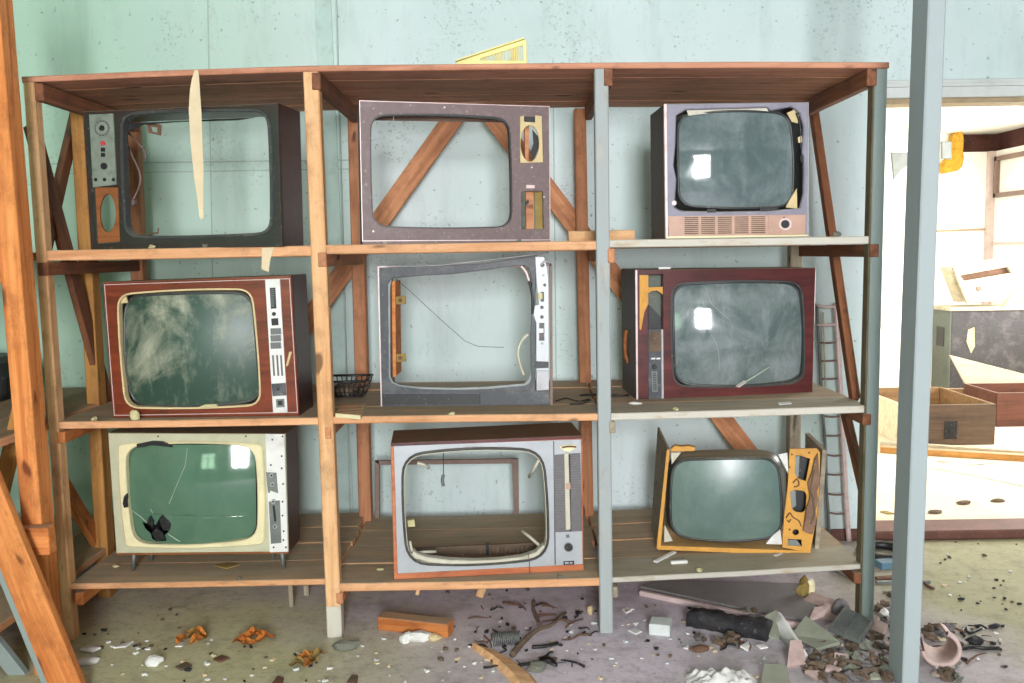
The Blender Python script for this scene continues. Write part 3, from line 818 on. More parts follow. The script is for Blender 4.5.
T.plate('inner_batten', [a(700, 232, 716, 232, 714, 366, 702, 366)], .03, .045, 'bracewood')
bp = T.plate('speaker_surround', [a(684, 203, 698, 200, 698, 220, 738, 220, 738, 198, 762, 202, 766, 368, 684, 370), ell(*a(719, 300)[0], 9.3, 18.3, 28)], -.004, .004, 'beige', .001)
T.plate('cone_scrap', [a(728, 250, 748, 275, 752, 310, 740, 345, 726, 362, 722, 330, 732, 300)], .03, .034, 'black')
T.plate('speaker_clip', [a(700, 205, 736, 205, 738, 224, 700, 222)], -.006, .003, 'black', .001, bp)
T.plate('inner_strip', [a(736, 476, 766, 476, 768, 606, 738, 606)], .02, .03, 'leafdull')
for u, v in ((706, 515), (712, 510)): T.disc('nail', a(u, v)[0], .9, 2.2, .02, .026, 'black')
T.plate('badge', [a(706, 449, 736, 450, 736, 461, 706, 461)], -.002, .001, 'trimpink')
for u, v in ((412, 170), (156, 616), (770, 492), (726, 386)): T.disc('screw_head', a(u, v)[0], .9, .9, -.003, .001, 'trimpink')
T.tubeline('cobweb_thread', [(394, 114, .02), (393.5, 119, .02), (394, 123, .02)], .001, 'paper')

# ---- C: upper right
a = K(600, 60)
T = TV('grey television with a loose grey screen and beige slotted speaker strip below it', (666.7, 238), 1, 2.5, 3.25)
q = a(235, 157, 752, 150, 750, 632, 240, 641)
o = T.outer(q)
T.shell(o, .27, .012, 'darkside', .006)
hole = a(275, 200, 310, 178, 600, 170, 615, 182, 690, 168, 720, 190, 734, 240, 728, 330, 734, 350, 733, 480, 720, 532, 600, 542, 430, 545, 290, 542, 268, 530, 276, 430, 265, 380, 272, 300)
b = MB(); b.plate([[o[0], o[1], o[2], o[3]], T.lp(hole)], 0, .016, 0, .004); b.build('front_frame', 'greycase', T.t)
T.plate('side_trim', [a(230, 158, 240, 157, 245, 641, 236, 642)], -.006, .01, 'trimpink', .001)
T.plate('mask_strip', [a(312, 181, 600, 173, 606, 186, 400, 190, 318, 200)], .012, .018, 'lightrim')
ol = rquad(a(286, 200, 680, 196, 692, 520, 290, 518), 14, (2.6, 1.5, 3.2, 1.5))
T.crt(ol, .02, .03, 'scrC', 2.2, .2)
for pts in (a(672, 190, 700, 178, 716, 200, 712, 228, 690, 222), a(668, 530, 690, 490, 708, 462, 710, 535)):
    T.plate('corner_gusset', [pts], .02, .026, 'beige', .001)
T.tubeline('mounting_wire', [(796, 113, .012), (798, 117, .012), (800, 125, .012), (800.5, 136, .012), (801, 150, .012)], .003, 'black')
T.plate('mounting_tab', [a(712, 278, 726, 272, 728, 296, 714, 298)], .01, .016, 'beige')
T.plate('mounting_tab', [a(720, 345, 734, 340, 732, 368, 722, 368)], .006, .014, 'black')
T.plate('mounting_tab', [a(575, 534, 640, 530, 640, 542, 575, 546)], .002, .014, 'black')
T.plate('mounting_tab', [a(385, 536, 418, 536, 418, 549, 385, 549)], -.001, .014, 'black')
g = []
gp = a(244, 562, 740, 556, 738, 630, 248, 636)
g.append(([gp], -.006, .004, 0))
for j in range(9):
    for i in range(5):
        u0 = 304 + i * 60; v0 = 566 + j * 7.1 - (u0 - 240) * .012
        g.append(([a(u0, v0, u0 + 50, v0 - .6, u0 + 50, v0 + 3.2, u0, v0 + 3.8)], -.0066, -.003, 1))
gr = T.multi('speaker_strip', g, ['beigegrille', 'dirtbrown'])
T.plate('strip_end', [a(606, 561, 734, 557, 732, 627, 608, 629)], -.008, -.004, 'beigegrille', .001, gr)
T.disc('knob_ring', a(667, 590)[0], 6.6, 6.2, -.010, -.006, 'trimpink', gr); T.disc('knob', a(667, 590)[0], 4.2, 4.1, -.014, -.006, 'black', gr, .001)
T.disc('small_hole', a(662, 567)[0], .9, .9, -.009, -.006, 'black', gr)
T.plate('bottom_lip', [a(240, 634, 750, 628, 750, 634, 240, 642)], -.010, .004, 'cream')
T.disc('screw_head', a(267, 514)[0], 2.2, 2.4, -.004, .004, 'trimpink')

# ---- D: middle left
a = K(60, 240)
T = TV('red-brown veneered television with white control strip and dirty green screen', (113, 418), 2, -1.5)
q = a(152, 152, 832, 127, 860, 628, 190, 640)
o = T.outer(q)
T.shell(o, .21, .012, 'tvmaroonside', .006)
op = rquad(a(206, 196, 688, 178, 722, 594, 236, 602), 14, (2.2, 1.5, 2.0, 1.5))
b = MB(); b.plate([o, T.lp(op)], 0, .018, 0, .003); b.build('front_frame', 'redwood', T.t)
T.trim(a(158, 160, 826, 138, 855, 621, 194, 632), .9, -.003, .003, 'trimpink')
T.plate('inner_rim', [grow(op, .7), grow(op, -1.0)], -.004, .025, 'beige')
ol = rquad(a(232, 208, 684, 196, 716, 576, 254, 590), 16, (2.2, 1.5, 2.6, 1.5))
tb, go = T.crt(ol, .024, .028, 'scrD', 2.6, .2)
T.plate('corner_tab', [a(212, 205, 238, 203, 244, 226, 216, 228)], .008, .014, 'beige')
T.plate('edge_debris', [a(492, 603, 520, 592, 560, 590, 566, 598, 530, 604)], -.006, .006, 'foam', .002)
cp = T.plate('control_strip', [a(737, 141, 790, 139, 818, 619, 766, 622)], -.005, .002, 'whitepanel', .001)
T.plate('channel_window', [a(754, 172, 774, 171, 778, 246, 758, 247)], -.007, -.003, 'black', 0, cp)
for j in range(9): T.plate('channel_mark', [a(758, 178 + j * 7.3, 770, 177.5 + j * 7.3, 770, 180 + j * 7.3, 758, 180.5 + j * 7.3)], -.0078, -.006, 'greymetal', 0, cp)
T.disc('control_hole', a(769, 266)[0], 2.0, 2.0, -.007, -.003, 'black', cp)
T.plate('button', [a(759, 283, 783, 281, 785, 306, 761, 308)], -.010, -.003, 'black', .001, cp)
for v in (318, 343, 369): T.multi('button_block', [([a(756, v, 794, v - 2, 796, v + 21, 758, v + 23)], -.008, -.003, 0)] + [([a(758 + k * 9, v + 3, 763 + k * 9, v + 2, 764 + k * 9, v + 19, 759 + k * 9, v + 20)], -.0095, -.007, 1) for k in range(4)], ['greymetal', 'grillefabric'], cp)
for u in (762, 777, 791): T.plate('slider_slot', [a(u, 415, u + 6, 414, u + 11, 488, u + 5, 489)], -.0075, -.003, 'grillefabric', 0, cp)
T.plate('control_cover', [a(760, 517, 810, 514, 813, 559, 764, 562)], -.009, -.003, 'charcoal', .001, cp)
T.disc('cover_hole', a(784, 536)[0], 1.6, 1.6, -.0098, -.008, 'black', cp)
T.plate('switch_plate', [a(776, 573, 806, 571, 808, 601, 778, 603)], -.0075, -.003, 'greymetal', 0, cp)
T.plate('power_switch', [a(782, 579, 799, 578, 800, 594, 784, 595)], -.012, -.006, 'black', .001, cp)
T.plate('side_slot', [a(824, 402, 834, 402, 820, 450, 812, 456)], -.004, .004, 'beige')

# ---- E: middle centre
a = K(330, 240)
T = TV('dark grey empty television frame, its top edge bent up over a silver strip', (381, 406.8), 2, -2)
q = a(172, 97, 798, 84, 802, 597, 184, 601)
o = T.outer(q)
T.shell(o, .27, .010, 'crossbrown', .006, (.06, .06, .27, .27))
op = rquad(a(209, 136, 700, 118, 722, 516, 214, 522), [14, 14, 12, 12], (1.0, 1, 3.0, 0.5))
outl = a(172, 97, 395, 92, 560, 84, 700, 62, 745, 54, 742, 130, 738, 200, 740, 260, 738, 540, 790, 541, 800, 597, 184, 601)
ol = T.lp(outl); ol[-1] = (ol[-1][0], 0); ol[-2] = (ol[-2][0], 0)
hole = a(222, 140, 240, 136, 330, 128, 440, 122, 560, 108, 670, 92, 700, 92, 718, 104, 726, 150, 724, 210, 723, 280, 720, 340, 722, 490, 716, 508, 700, 518, 560, 530, 450, 533, 330, 530, 250, 522, 226, 512, 216, 490, 214, 300, 209, 160)
b = MB(); b.plate([ol, T.lp(hole)], 0, .014, 0, .002); b.build('front_frame', 'charcoal', T.t)
T.tubeline('bent_trim', [(372 + 6, 267.3, 0), (440, 265.2, -.004), (485, 260.5, -.012), (520, 256.3, -.02), (549, 252.4, -.03)], .0028, 'chrome', None, False)
T.plate('edge_trim', [a(171, 96, 176, 96, 187, 601, 183, 601)], -.003, .002, 'trimpink')
T.plate('edge_trim', [a(171, 95, 395, 90, 396, 93, 172, 99)], -.003, .002, 'trimpink')
T.plate('inner_rim', [a(722, 470, 723, 500, 716, 516, 700, 524, 560, 536, 450, 539, 330, 536, 245, 526, 222, 514, 212, 494, 209, 160, 222, 140, 216, 170, 217, 492, 226, 510, 250, 521, 330, 529, 450, 532, 560, 528, 700, 516, 718, 496)], -.003, .012, 'greymetal')
T.plate('lower_strip', [a(188, 556, 538, 556, 538, 590, 188, 594)], -.004, .001, 'black', .001)
T.plate('lower_strip', [a(541, 545, 790, 545, 790, 592, 541, 594)], -.003, .001, 'charcoal', .001)
cp = T.plate('silver_strip', [a(738, 60, 770, 60, 780, 100, 785, 140, 788, 540, 742, 540, 742, 300, 732, 270, 736, 236, 752, 232, 742, 140)], -.006, .004, 'silver', .001)
for u, v, r_ in ((764, 90, 2.3), (767, 127, 1.5), (772, 162, 1.7), (762, 242, 1.8), (762, 277, 1.8), (763, 372, 1.3), (764, 511, 2.3)):
    T.disc('control_hole', a(u, v)[0], r_, r_, -.008, -.004, 'black' if r_ > 1.6 else 'greymetal', cp)
T.plate('slot', [a(757, 186, 770, 186, 770, 222, 757, 222)], -.0075, -.004, 'black', 0, cp); T.plate('lever', [a(748, 192, 764, 190, 764, 212, 748, 214)], -.012, -.005, 'foam', .001, cp)
T.plate('slot', [a(752, 298, 771, 298, 771, 362, 752, 362)], -.0075, -.004, 'grillefabric', 0, cp); T.plate('lever', [a(752, 318, 768, 318, 768, 334, 752, 334)], -.011, -.005, 'whitepanel', .001, cp)
T.plate('dark_band', [a(740, 436, 786, 438, 786, 460, 740, 462)], -.0085, -.004, 'black', .001, cp); T.plate('end_block', [a(742, 470, 788, 470, 788, 540, 742, 542)], -.010, -.004, 'chrome', .002, cp)
T.plate('side_edge', [a(790, 96, 799, 92, 801, 596, 792, 597)], -.002, .02, 'crossbrown', .001)
T.tubeline('bent_foil', [(550, 263, -.004), (545, 261, -.01), (541, 265, -.012)], .004, 'chrome')
T.tubeline('loose_cable', [(528, 334, .01), (521, 342, .0), (518, 353, -.004), (520, 364, .0), (524, 375, .01)], .006, 'lightrim', None, True, 8)
T.tubeline('torn_edge', [(522, 266, .006), (526, 272, .004), (529, 280, .004), (532, 292, .004), (533, 305, .002), (533, 314, 0)], .006, 'black')
T.tubeline('torn_foil', [(521, 266, 0), (526, 272, -.002), (529, 281, -.002)], .006, 'trimpink')
T.tubeline('thin_wire', [(396, 279, .06), (410, 291, .06), (440, 319, .06), (465, 341, .06), (478, 346.5, .06), (504, 347.5, .06)], .0009, 'black', None, False)
T.plate('inner_batten', [a(222, 150, 234, 148, 238, 488, 226, 495)], .03, .16, 'orange')
for v in (203, 410): T.plate('tube_bracket', [a(230, v, 271, v - 1, 273, v + 27, 232, v + 30)], .04, .046, 'leafdull', .001); T.disc('bracket_bolt', a(252, v + 14)[0], 2, 2, .034, .04, 'rust')

# ---- F: middle right
a = K(600, 240)
T = TV('maroon veneered television with cracked dusty screen and control strip on its left', (636, 399.3), 2, 4)
q = a(127, 107, 777, 100, 765, 553, 131, 574)
o = T.outer(q)
T.shell(o, .28, .012, 'darkside', .006)
op = rquad(a(258, 158, 726, 152, 734, 512, 266, 526), 14, (2.5, 1.5, 2.5, 1.5))
strip_h = a(174, 126, 226, 124, 226, 320, 174, 322)
b = MB(); b.plate([o, T.lp(op), T.lp(strip_h)], 0, .018, 0, .003); b.build('front_frame', 'maroon', T.t)
T.plate('inner_rim', [grow(op, .5), grow(op, -.9)], -.003, .03, 'rubber')
T.plate('edge_trim', [a(127, 108, 134, 108, 137, 573, 131, 574)], -.003, .004, 'trimpink')
ol = rquad(a(268, 166, 716, 160, 724, 500, 276, 514), 15, (2.6, 1.5, 3.2, 1.5))
tb, go = T.crt(ol, .02, .03, 'scrF', 2.4, .2)
T.plate('bare_board_strip', [a(142, 126, 174, 126, 174, 230, 160, 260, 148, 325, 142, 320)], -.003, .002, 'yellowboard', .001)
T.plate('bare_board_bridge', [a(174, 170, 226, 168, 226, 196, 206, 182, 186, 184, 174, 192)], -.001, .006, 'yellowboard', .001)
T.plate('inner_wall', [a(170, 120, 230, 120, 230, 326, 170, 326)], .05, .055, 'cabgreen')
T.plate('inner_batten', [a(174, 230, 226, 285, 226, 322, 174, 322)], .035, .045, 'black')
cp = T.plate('control_strip', [a(174, 322, 226, 320, 228, 570, 174, 573)], -.004, .004, 'charcoal', .001)
T.plate('speaker_patch', [a(178, 330, 222, 328, 222, 400, 178, 402)], -.006, -.002, 'dirtbrown', 0, cp)
T.plate('strip_edge', [a(221, 322, 227, 322, 229, 570, 222, 570)], -.007, -.002, 'chrome', 0, cp)
for u, w in ((184, 15), (203, 14)): T.plate('name_mark', [a(u, 424, u + w, 423, u + w, 429, u, 430)], -.0055, -.003, 'whitepanel', 0, cp)
T.disc('knob', a(197, 456)[0], 2.3, 2.3, -.012, -.003, 'black', cp, .001)
T.multi('slider_frame', [([a(186, 474, 206, 473, 208, 546, 188, 547), a(190, 478, 202, 477, 204, 542, 192, 543)], -.006, -.002, 0)] + [([a(193, 482 + k * 8, 201, 482 + k * 8, 201, 485 + k * 8, 193, 485 + k * 8)], -.0055, -.002, 0) for k in range(8)], ['greymetal'], cp)
def on_glass(T, name, pts, r, y, dome, c, hw, hh, mat, parent, seg=5):
    out = []
    for i in range(len(pts) - 1):
        for k in range(seg):
            t_ = k / seg; out.append((pts[i][0] + (pts[i + 1][0] - pts[i][0]) * t_, pts[i][1] + (pts[i + 1][1] - pts[i][1]) * t_))
    out.append(pts[-1]); p3 = []
    for p in out:
        dep = y
        for _ in range(3):
            x, z = T.L(p[0], p[1], dep); dep = T.ysurf(x, z) - .0012
        p3.append(T.P3(p[0], p[1], dep))
    b = MB(); b.tube(p3, r, 5); return b.build(name, mat, parent)
cF = a(496, 338)[0]
for pts in (a(358, 176, 372, 230, 380, 262), a(420, 372, 428, 420, 430, 470), a(400, 340, 420, 372), a(470, 290, 400, 230, 372, 160)):
    on_glass(T, 'crack', pts, .0008, .02, .03, cF, 64, 50, 'crackline', tb)
T.tubeline('loose_sliver', [(738, 386, -.012), (752, 378, -.02), (769, 367, -.03)], .003, 'crackline', None, False)
T.plate('sliver_base', [a(488, 526, 520, 505, 528, 512, 500, 531)], -.012, -.004, 'trimpink')
T.tubeline('side_handle', [T_ for T_ in ((626.5, 330, .14), (625, 340, .15), (625.5, 355, .16), (628.5, 363, .16))], .008, 'speakerwood')
for u, v in ((222, 100), (240, 101)): T.plate('paper_scrap', [a(210, 98, 255, 97, 253, 104, 212, 105)], -.002, .001, 'whitepaper'); break

# ---- G: lower left
a = K(60, 410)
T = TV('cream television on short legs, its green screen broken open at lower left', (116, 554.6), 3, -1, 3.30)
q = a(172, 83, 810, 86, 822, 512, 202, 518)
o = T.lp(q)
zb = (o[2][1] + o[3][1]) / 2
T.shell(o, .17, .012, 'tvmaroonside', .006)
op = rquad(a(234, 135, 696, 133, 706, 462, 262, 478), 15, (3.4, 2.0, 4.0, 2.0))
jag = []
for p in op:
    jag.append(p)
b = MB(); b.plate([o, T.lp(grow(op, 2.2))], 0, .016, 0, .003); b.build('front_frame', 'greenish', T.t)
# cream surround with pieces broken away
so = rquad(a(206, 122, 724, 124, 734, 484, 236, 492), 5, (2.5, 2, 3, 2))
inner = [p for p in op]
T.plate('screen_surround', [so, inner], -.010, .02, 'cream', .004)
for pts in (a(275, 136, 276, 122, 300, 118, 330, 112, 360, 113, 385, 118, 402, 134, 360, 130, 330, 126, 300, 134), a(240, 300, 230, 310, 225, 336, 230, 352, 244, 350, 242, 330)):
    T.plate('broken_gap', [pts], -.0115, .0, 'black')
ol = rquad(a(240, 134, 694, 132, 702, 460, 262, 476), 15, (3.4, 2.0, 4.0, 2.0))
# the face of this tube has a jagged hole: build it as a shell with the hole, dark inside
hole = a(300, 400, 318, 404, 330, 376, 342, 398, 352, 408, 362, 392, 378, 368, 392, 386, 404, 410, 400, 430, 384, 444, 388, 466, 350, 470, 334, 462, 330, 440, 312, 425)
def broken_face():
    y, dome = .02, .03
    base = T.lp(ol, y); cx = sum(p[0] for p in base) / len(base); cz = sum(p[1] for p in base) / len(base)
    hx = max(abs(p[0] - cx) for p in base); hz = max(abs(p[1] - cz) for p in base)
    hl = T.lp(hole, y); T.sphere(base, y)
    bm = bmesh.new()
    def tri_fill(loops):
        vs = [[Vector((p[0], p[1], 0)) for p in l] for l in loops]
        fl_ = [p for l in loops for p in l]; tr = tessellate_polygon(vs)
        V = [bm.verts.new((p[0], 0, p[1])) for p in fl_]
        for t_ in tr:
            try: bm.faces.new([V[i] for i in t_])
            except ValueError: pass
    tri_fill([base, hl])
    for _ in range(4):
        es = [e for e in bm.edges if e.calc_length() > .03]
        if not es: break
        bmesh.ops.subdivide_edges(bm, edges=es, cuts=1)
        bmesh.ops.triangulate(bm, faces=bm.faces[:])
    for v in bm.verts:
        v.co.y = T.ysurf(v.co.x, v.co.z)
    b = MB(); bm.verts.index_update()
    b.add([v.co[:] for v in bm.verts], [[v.index for v in f.verts] for f in bm.faces], 0, True); bm.free()
    tube = MB(); big = T.lp(grow(ol, 1.5), y)
    def loop(sc, yy): return [(cx + (p[0] - cx) * sc, yy, cz + (p[1] - cz) * sc) for p in big]
    tube.rings([loop(1, y + .004), loop(1.03, y + .05), loop(.7, y + .14), loop(.3, y + .2), loop(.12, y + .28)], 0, True, False, True)
    tb = tube.build('picture_tube', 'black', T.t)
    b.build('screen', 'scrG', tb)
    b = MB(); 
    for pts in (a(318, 404, 330, 376, 342, 398, 336, 416), a(362, 396, 378, 366, 392, 384, 404, 408, 398, 428, 376, 430), a(334, 440, 352, 420, 372, 436, 384, 462, 350, 468)):
        b.plate([T.lp(pts, .0)], -.012, -.006)
    b.build('glass_shard', 'black', tb)
    return tb
tb = broken_face()
cG = a(470, 305)[0]
on_glass(T, 'crack', a(458, 136, 450, 200, 420, 270, 392, 338), .001, .02, .03, cG, 64, 47, 'crackline', tb)
on_glass(T, 'crack', a(244, 350, 290, 384, 312, 404), .0014, .02, .03, cG, 64, 47, 'crackline', tb)
on_glass(T, 'crack', a(388, 446, 410, 460, 432, 474), .0014, .02, .03, cG, 64, 47, 'crackline', tb)
on_glass(T, 'crack', a(326, 356, 334, 372), .001, .02, .03, cG, 64, 47, 'crackline', tb)
cp = T.plate('control_strip', [a(738, 86, 806, 87, 820, 510, 754, 512)], -.004, .003, 'whitepanel', .001)
for u, v in ((763, 107), (800, 95), (758, 198), (797, 166), (797, 210), (802, 266), (800, 380), (803, 468), (812, 494), (768, 494), (800, 330), (804, 436)):
    T.disc('screw_hole', a(u, v)[0], .9, .95, -.0055, -.002, 'black', cp)
p1 = T.plate('metal_plate', [a(740, 224, 778, 226, 784, 300, 748, 298)], -.006, -.002, 'greymetal', .001, cp)
p2 = T.plate('metal_plate', [a(750, 330, 790, 325, 796, 478, 758, 482)], -.006, -.002, 'greymetal', .001, cp)
for u, v in ((760, 236), (763, 268), (766, 330), (772, 420)): T.disc('knob', a(u, v)[0], 2.1, 2.2, -.014, -.004, 'chrome', cp, .001); T.disc('knob_hole', a(u, v)[0], 1, 1, -.0148, -.012, 'black', cp)
T.plate('slot', [a(764, 345, 772, 344, 778, 400, 770, 402)], -.0075, -.004, 'black', 0, cp)
T.plate('torn_paper', [a(756, 290, 784, 300, 782, 318, 762, 322, 754, 306)], -.007, -.003, 'whitepaper', 0, cp)
for k in range(2): T.disc('frame_screw', a((352, 668)[k], 95)[0], 1, 1, -.002, .002, 'dirtbrown')
for (u, v, u2, v2, dp) in ((268, 518, 260, 566, .03), (798, 514, 802, 545, .03), (330, 514, 326, 540, .14), (764, 514, 766, 536, .14)):
    x, z = T.L(*a(u, v)[0], dp); x2, _ = T.L(*a(u2, v2)[0], dp)
    b = MB(); b.tube([(x, dp, zb + .004), (x2, dp + .004, 0)], .010, 10, 0, True, .6); b.build('leg', 'greymetal', T.t)
T.lplate('underside_board', [[(o[3][0] + .0, zb - .004), (o[2][0], o[2][1] - .004), (o[2][0], o[2][1] + .004), (o[3][0], zb + .004)]], .0, .17, 'speakerwood')

# ---- H: lower middle
a = K(330, 410)
T = TV('silver empty television with wide oval opening, standing in the bottom middle compartment', (393.4, 579.5), 3, 5)
q = a(218, 125, 908, 92, 912, 576, 230, 609)
o = T.lp(q); o = [(x, max(z, 0) if i < 2 else z) for i, (x, z) in enumerate(o)]
dz = min(o[2][1], o[3][1]); 
o[3] = (o[3][0], 0.0); o[2] = (o[2][0], max(0.0, o[2][1]))
T.shell(o, .27, .014, 'walnuttop', .006)
f = a(228, 128, 904, 104, 910, 556, 242, 590)
b = MB(); b.plate([o, T.lp(grow(f, -.6), 0)], -.002, .02, 0, .002); b.build('edge_band', 'veneeredge', T.t)
T.plate('top_edge', [a(218, 120, 908, 92, 908, 103, 220, 131)], -.006, .006, 'maroon', .001)
op = rquad(a(262, 166, 764, 148, 784, 532, 280, 552), [20, 20, 20, 20], (5.0, 2.5, 4.5, 2.5))
ff = MB(); ff.plate([T.lp(f), T.lp(op)], .002, .014, 0, .002); ff.build('front_frame', 'silver', T.t)
T.plate('inner_rim', [grow(op, 1.0), grow(op, -1.4)], -.010, .03, 'rubber', .003)
T.plate('inner_rim', [grow(op, -1.3), grow(op, -2.3)], -.002, .04, 'lightrim', .001)
T.plate('lower_lip', [a(294, 520, 306, 534, 350, 548, 430, 558, 520, 561, 620, 557, 700, 545, 750, 524, 775, 490, 768, 486, 740, 512, 690, 529, 610, 539, 520, 543, 430, 540, 350, 530, 312, 517, 300, 505)], -.004, .03, 'lightrim', .003)
T.plate('panel_joint', [a(803, 112, 806, 112, 812, 556, 808, 556)], .0, .004, 'rubber')
gr = T.plate('speaker_cloth', [a(808, 162, 900, 155, 908, 436, 812, 440)], -.002, .004, 'grillefabric', .001)
b = MB()
for k in range(30):
    v = 166 + k * 9.2; b.plate([T.lp(a(810, v, 900, v - 6, 900, v - 4.6, 810, v + 1.4))], -.0028, -.001)
b.build('cloth_rib', 'greymetal', gr)
T.plate('metal_bar', [a(842, 156, 858, 154, 866, 430, 848, 432)], -.008, .002, 'lightrim', .002)
T.plate('bar_clip', [a(848, 264, 864, 262, 866, 284, 850, 286)], -.011, .0, 'beigegrille', .001)
T.plate('bar_shadow_strip', [a(858, 160, 864, 160, 868, 436, 862, 437)], -.003, .002, 'black')  # black strip painted in as the shadow beside the metal bar
T.plate('torn_patch', [a(824, 132, 846, 126, 882, 124, 888, 134, 870, 146, 862, 152, 840, 146)], -.002, .004, 'cream', .001)
T.tubeline('torn_wire', [(562, 447.5, -.004), (569, 446.5, -.01), (576, 447, -.006)], .003, 'rust')
T.disc('knob_hole', a(858, 494)[0], 4.0, 3.9, -.004, .003, 'black'); T.disc('hole_ring', a(858, 494)[0], 4.7, 4.6, -.002, .003, 'greymetal')
T.plate('badge', [a(840, 545, 878, 543, 878, 555, 840, 557)], -.002, .004, 'black'); T.plate('badge_mark', [a(845, 547, 858, 546.5, 858, 553, 845, 554)], -.003, -.001, 'silver'); T.plate('badge_mark', [a(862, 547, 872, 546.5, 872, 552, 862, 553)], -.003, -.001, 'silver')
T.plate('lock_mark', [a(848, 449, 860, 448, 862, 459, 850, 460)], -.0005, .004, 'grillefabric')
for pts in ([(413, 553.5, .04), (424, 552, .05), (436, 551.5, .06)], [(522, 531, .08), (530, 537, .05), (539, 545, .03)], [(529, 477, .08), (534, 469, .05), (539, 460, .03)], [(417, 463, .05), (424, 464.5, .06), (429, 468, .07)]):
    T.tubeline('mounting_strap', pts, .006, 'lightrim', None, False)
T.tubeline('hanging_wire', [(443.5, 446, .03), (443.3, 460, .03), (443.5, 476, .03)], .0015, 'blackwire', None, False)
T.tubeline('hanging_bulb', [(443.5, 475, .03), (442.4, 480, .03), (443.4, 486, .03)], .006, 'greymetal')
T.tubeline('hanging_thread', [(528, 553, -.015), (529.5, 562, -.02), (530, 574, -.02)], .0012, 'wire', None, False)
T.plate('inner_block', [a(278, 398, 304, 394, 306, 420, 280, 422)], .05, .07, 'foam', .002)
T.tubeline('rim_chip', [(410, 541, -.004), (411, 547, -.006), (412, 551, -.004)], .005, 'lightrim')
def vents():
    b = MB(); x0 = T.L(*a(300, 520)[0], .2)[0]; x1 = T.L(*a(745, 500)[0], .2)[0]; n = 30
    for k in range(n):
        x = x0 + (x1 - x0) * k / n; b.box((x, .19, .014), (x + .007, .2, .05))
    b.box((x0, .2, .014), (x1, .206, .05)); b.box((x0, .188, .046), (x1, .2, .052))
    b.build('vent_strip', ['dirtbrown'], T.t)
    b = MB(); b.box((T.L(*a(560, 510)[0], .19)[0], .182, .014), (T.L(*a(572, 510)[0], .19)[0], .19, .06)); b.build('vent_post', 'black', T.t)
vents()

# ---- I: lower right, broken
a = K(600, 400)
zI = (zs(3, 660) + zs(3, 806)) / 2
T = TV('broken lidless television, bare tube standing between split orange boards', (657.6, 549.5), 3, -10, None, 'television_set', zs(3, 730))
def slab(name, fpts, bpts, dep, th, mat):
    """board from a front edge (two points at depth 0) to a back edge at depth dep, thickness th along x"""
    f0, f1 = T.lp(fpts, 0); b0, b1 = T.lp(bpts, dep)
    b = MB(); b.hexa([(f0[0], 0, f0[1]), (f0[0] + th, 0, f0[1]), (b0[0] + th, dep, b0[1]), (b0[0], dep, b0[1]), (f1[0], 0, f1[1]), (f1[0] + th, 0, f1[1]), (b1[0] + th, dep, b1[1]), (b1[0], dep, b1[1])])
    return b.build(name, mat, T.t)
bl = T.L(*a(207, 536)[0]); br = T.L(*a(758, 551)[0])
zmin = min(bl[1], br[1], 0)
slab('side_board', a(205, 533, 244, 178), a(184, 456, 207, 98), .24, .008, 'greyboard')
T.plate('board_edge', [a(203, 534, 218, 530, 251, 178, 240, 178)], -.004, .012, 'yellowboard', .001)
b = MB()
x0, z0 = T.L(*a(207, 520)[0]); x1, z1 = T.L(*a(758, 530)[0])
b.hexa([(x0, -.002, 0.0), (x1, -.002, 0.0), (x1, .25, .0), (x0, .25, .0), (x0, -.002, .016), (x1, -.002, .018), (x1, .25, .018), (x0, .25, .016)])
b.build('bottom_board', 'yellowboard', T.t)
slab('side_board', a(772, 536, 800, 180), a(735, 440, 738, 118), .24, .016, 'greyboard')
T.plate('top_scrap', [a(254, 176, 270, 164, 290, 168, 318, 165, 342, 170, 340, 184, 254, 186)], .02, .05, 'yellowboard', .002)
pan = a(682, 176, 780, 174, 792, 190, 790, 300, 780, 420, 756, 550, 655, 530, 662, 420, 676, 300)
h1 = a(704, 200, 720, 200, 756, 212, 740, 292, 712, 282, 700, 262)
h2 = rquad(a(682, 322, 744, 328, 738, 408, 690, 400), 6)
h3 = ell(*a(704, 476)[0], 3.2, 3.0)
h4 = a(676, 500, 724, 502, 726, 526, 676, 524)
yp = T.plate('control_board', [pan, h1, h2, h3, h4], .0, .010, 'yellowboard', .001)
T.plate('board_backing', [a(690, 190, 770, 190, 764, 530, 672, 528)], .05, .055, 'black')
T.plate('speaker_part', [a(700, 204, 718, 200, 714, 280, 700, 270)], .002, .02, 'greymetal', .001)
T.plate('speaker_part', [a(678, 345, 694, 318, 704, 330, 706, 380, 690, 392)], .002, .02, 'greymetal', .001)
T.plate('terminal_plate', [a(676, 502, 706, 502, 724, 524, 676, 524)], .004, .01, 'greymetal', .001)
T.plate('peeled_sheet', [a(784, 192, 772, 215, 762, 260, 748, 300, 756, 350, 742, 390, 736, 440, 730, 470, 748, 480, 764, 484, 778, 440, 776, 400, 784, 360, 780, 330, 792, 300, 788, 250)], -.02, -.012, 'bark', .002)
T.tubeline('crease', [(814, 470, -.022), (811, 488, -.023), (813, 500, -.022), (814, 514, -.022), (811, 524, -.022)], .003, 'dirtbrown')
for pts in ([(793, 483, -.004), (797, 479, -.008), (799, 485, -.006), (794, 487, -.004)], [(786, 518, -.004), (790, 513, -.008), (793, 517, -.006), (799, 521, -.008), (801, 526, -.004)], [(787, 520, -.004), (789, 522, -.006), (791, 519, -.004)]):
    T.tubeline('wire_end', pts, .0022, 'rust')
for u, v in ((690, 196), (752, 190), (682, 242), (682, 466)): T.disc('screw_head', a(u, v)[0], 1, 1, -.002, .004, 'rust')
ol = rquad(a(266, 222, 634, 216, 648, 490, 262, 486), 15, (2.0, 2.0, 3.5, 2.0))
tb, go = T.crt(ol, .03, .035, 'scrI', 2.6, .17, 'rubber', .035)
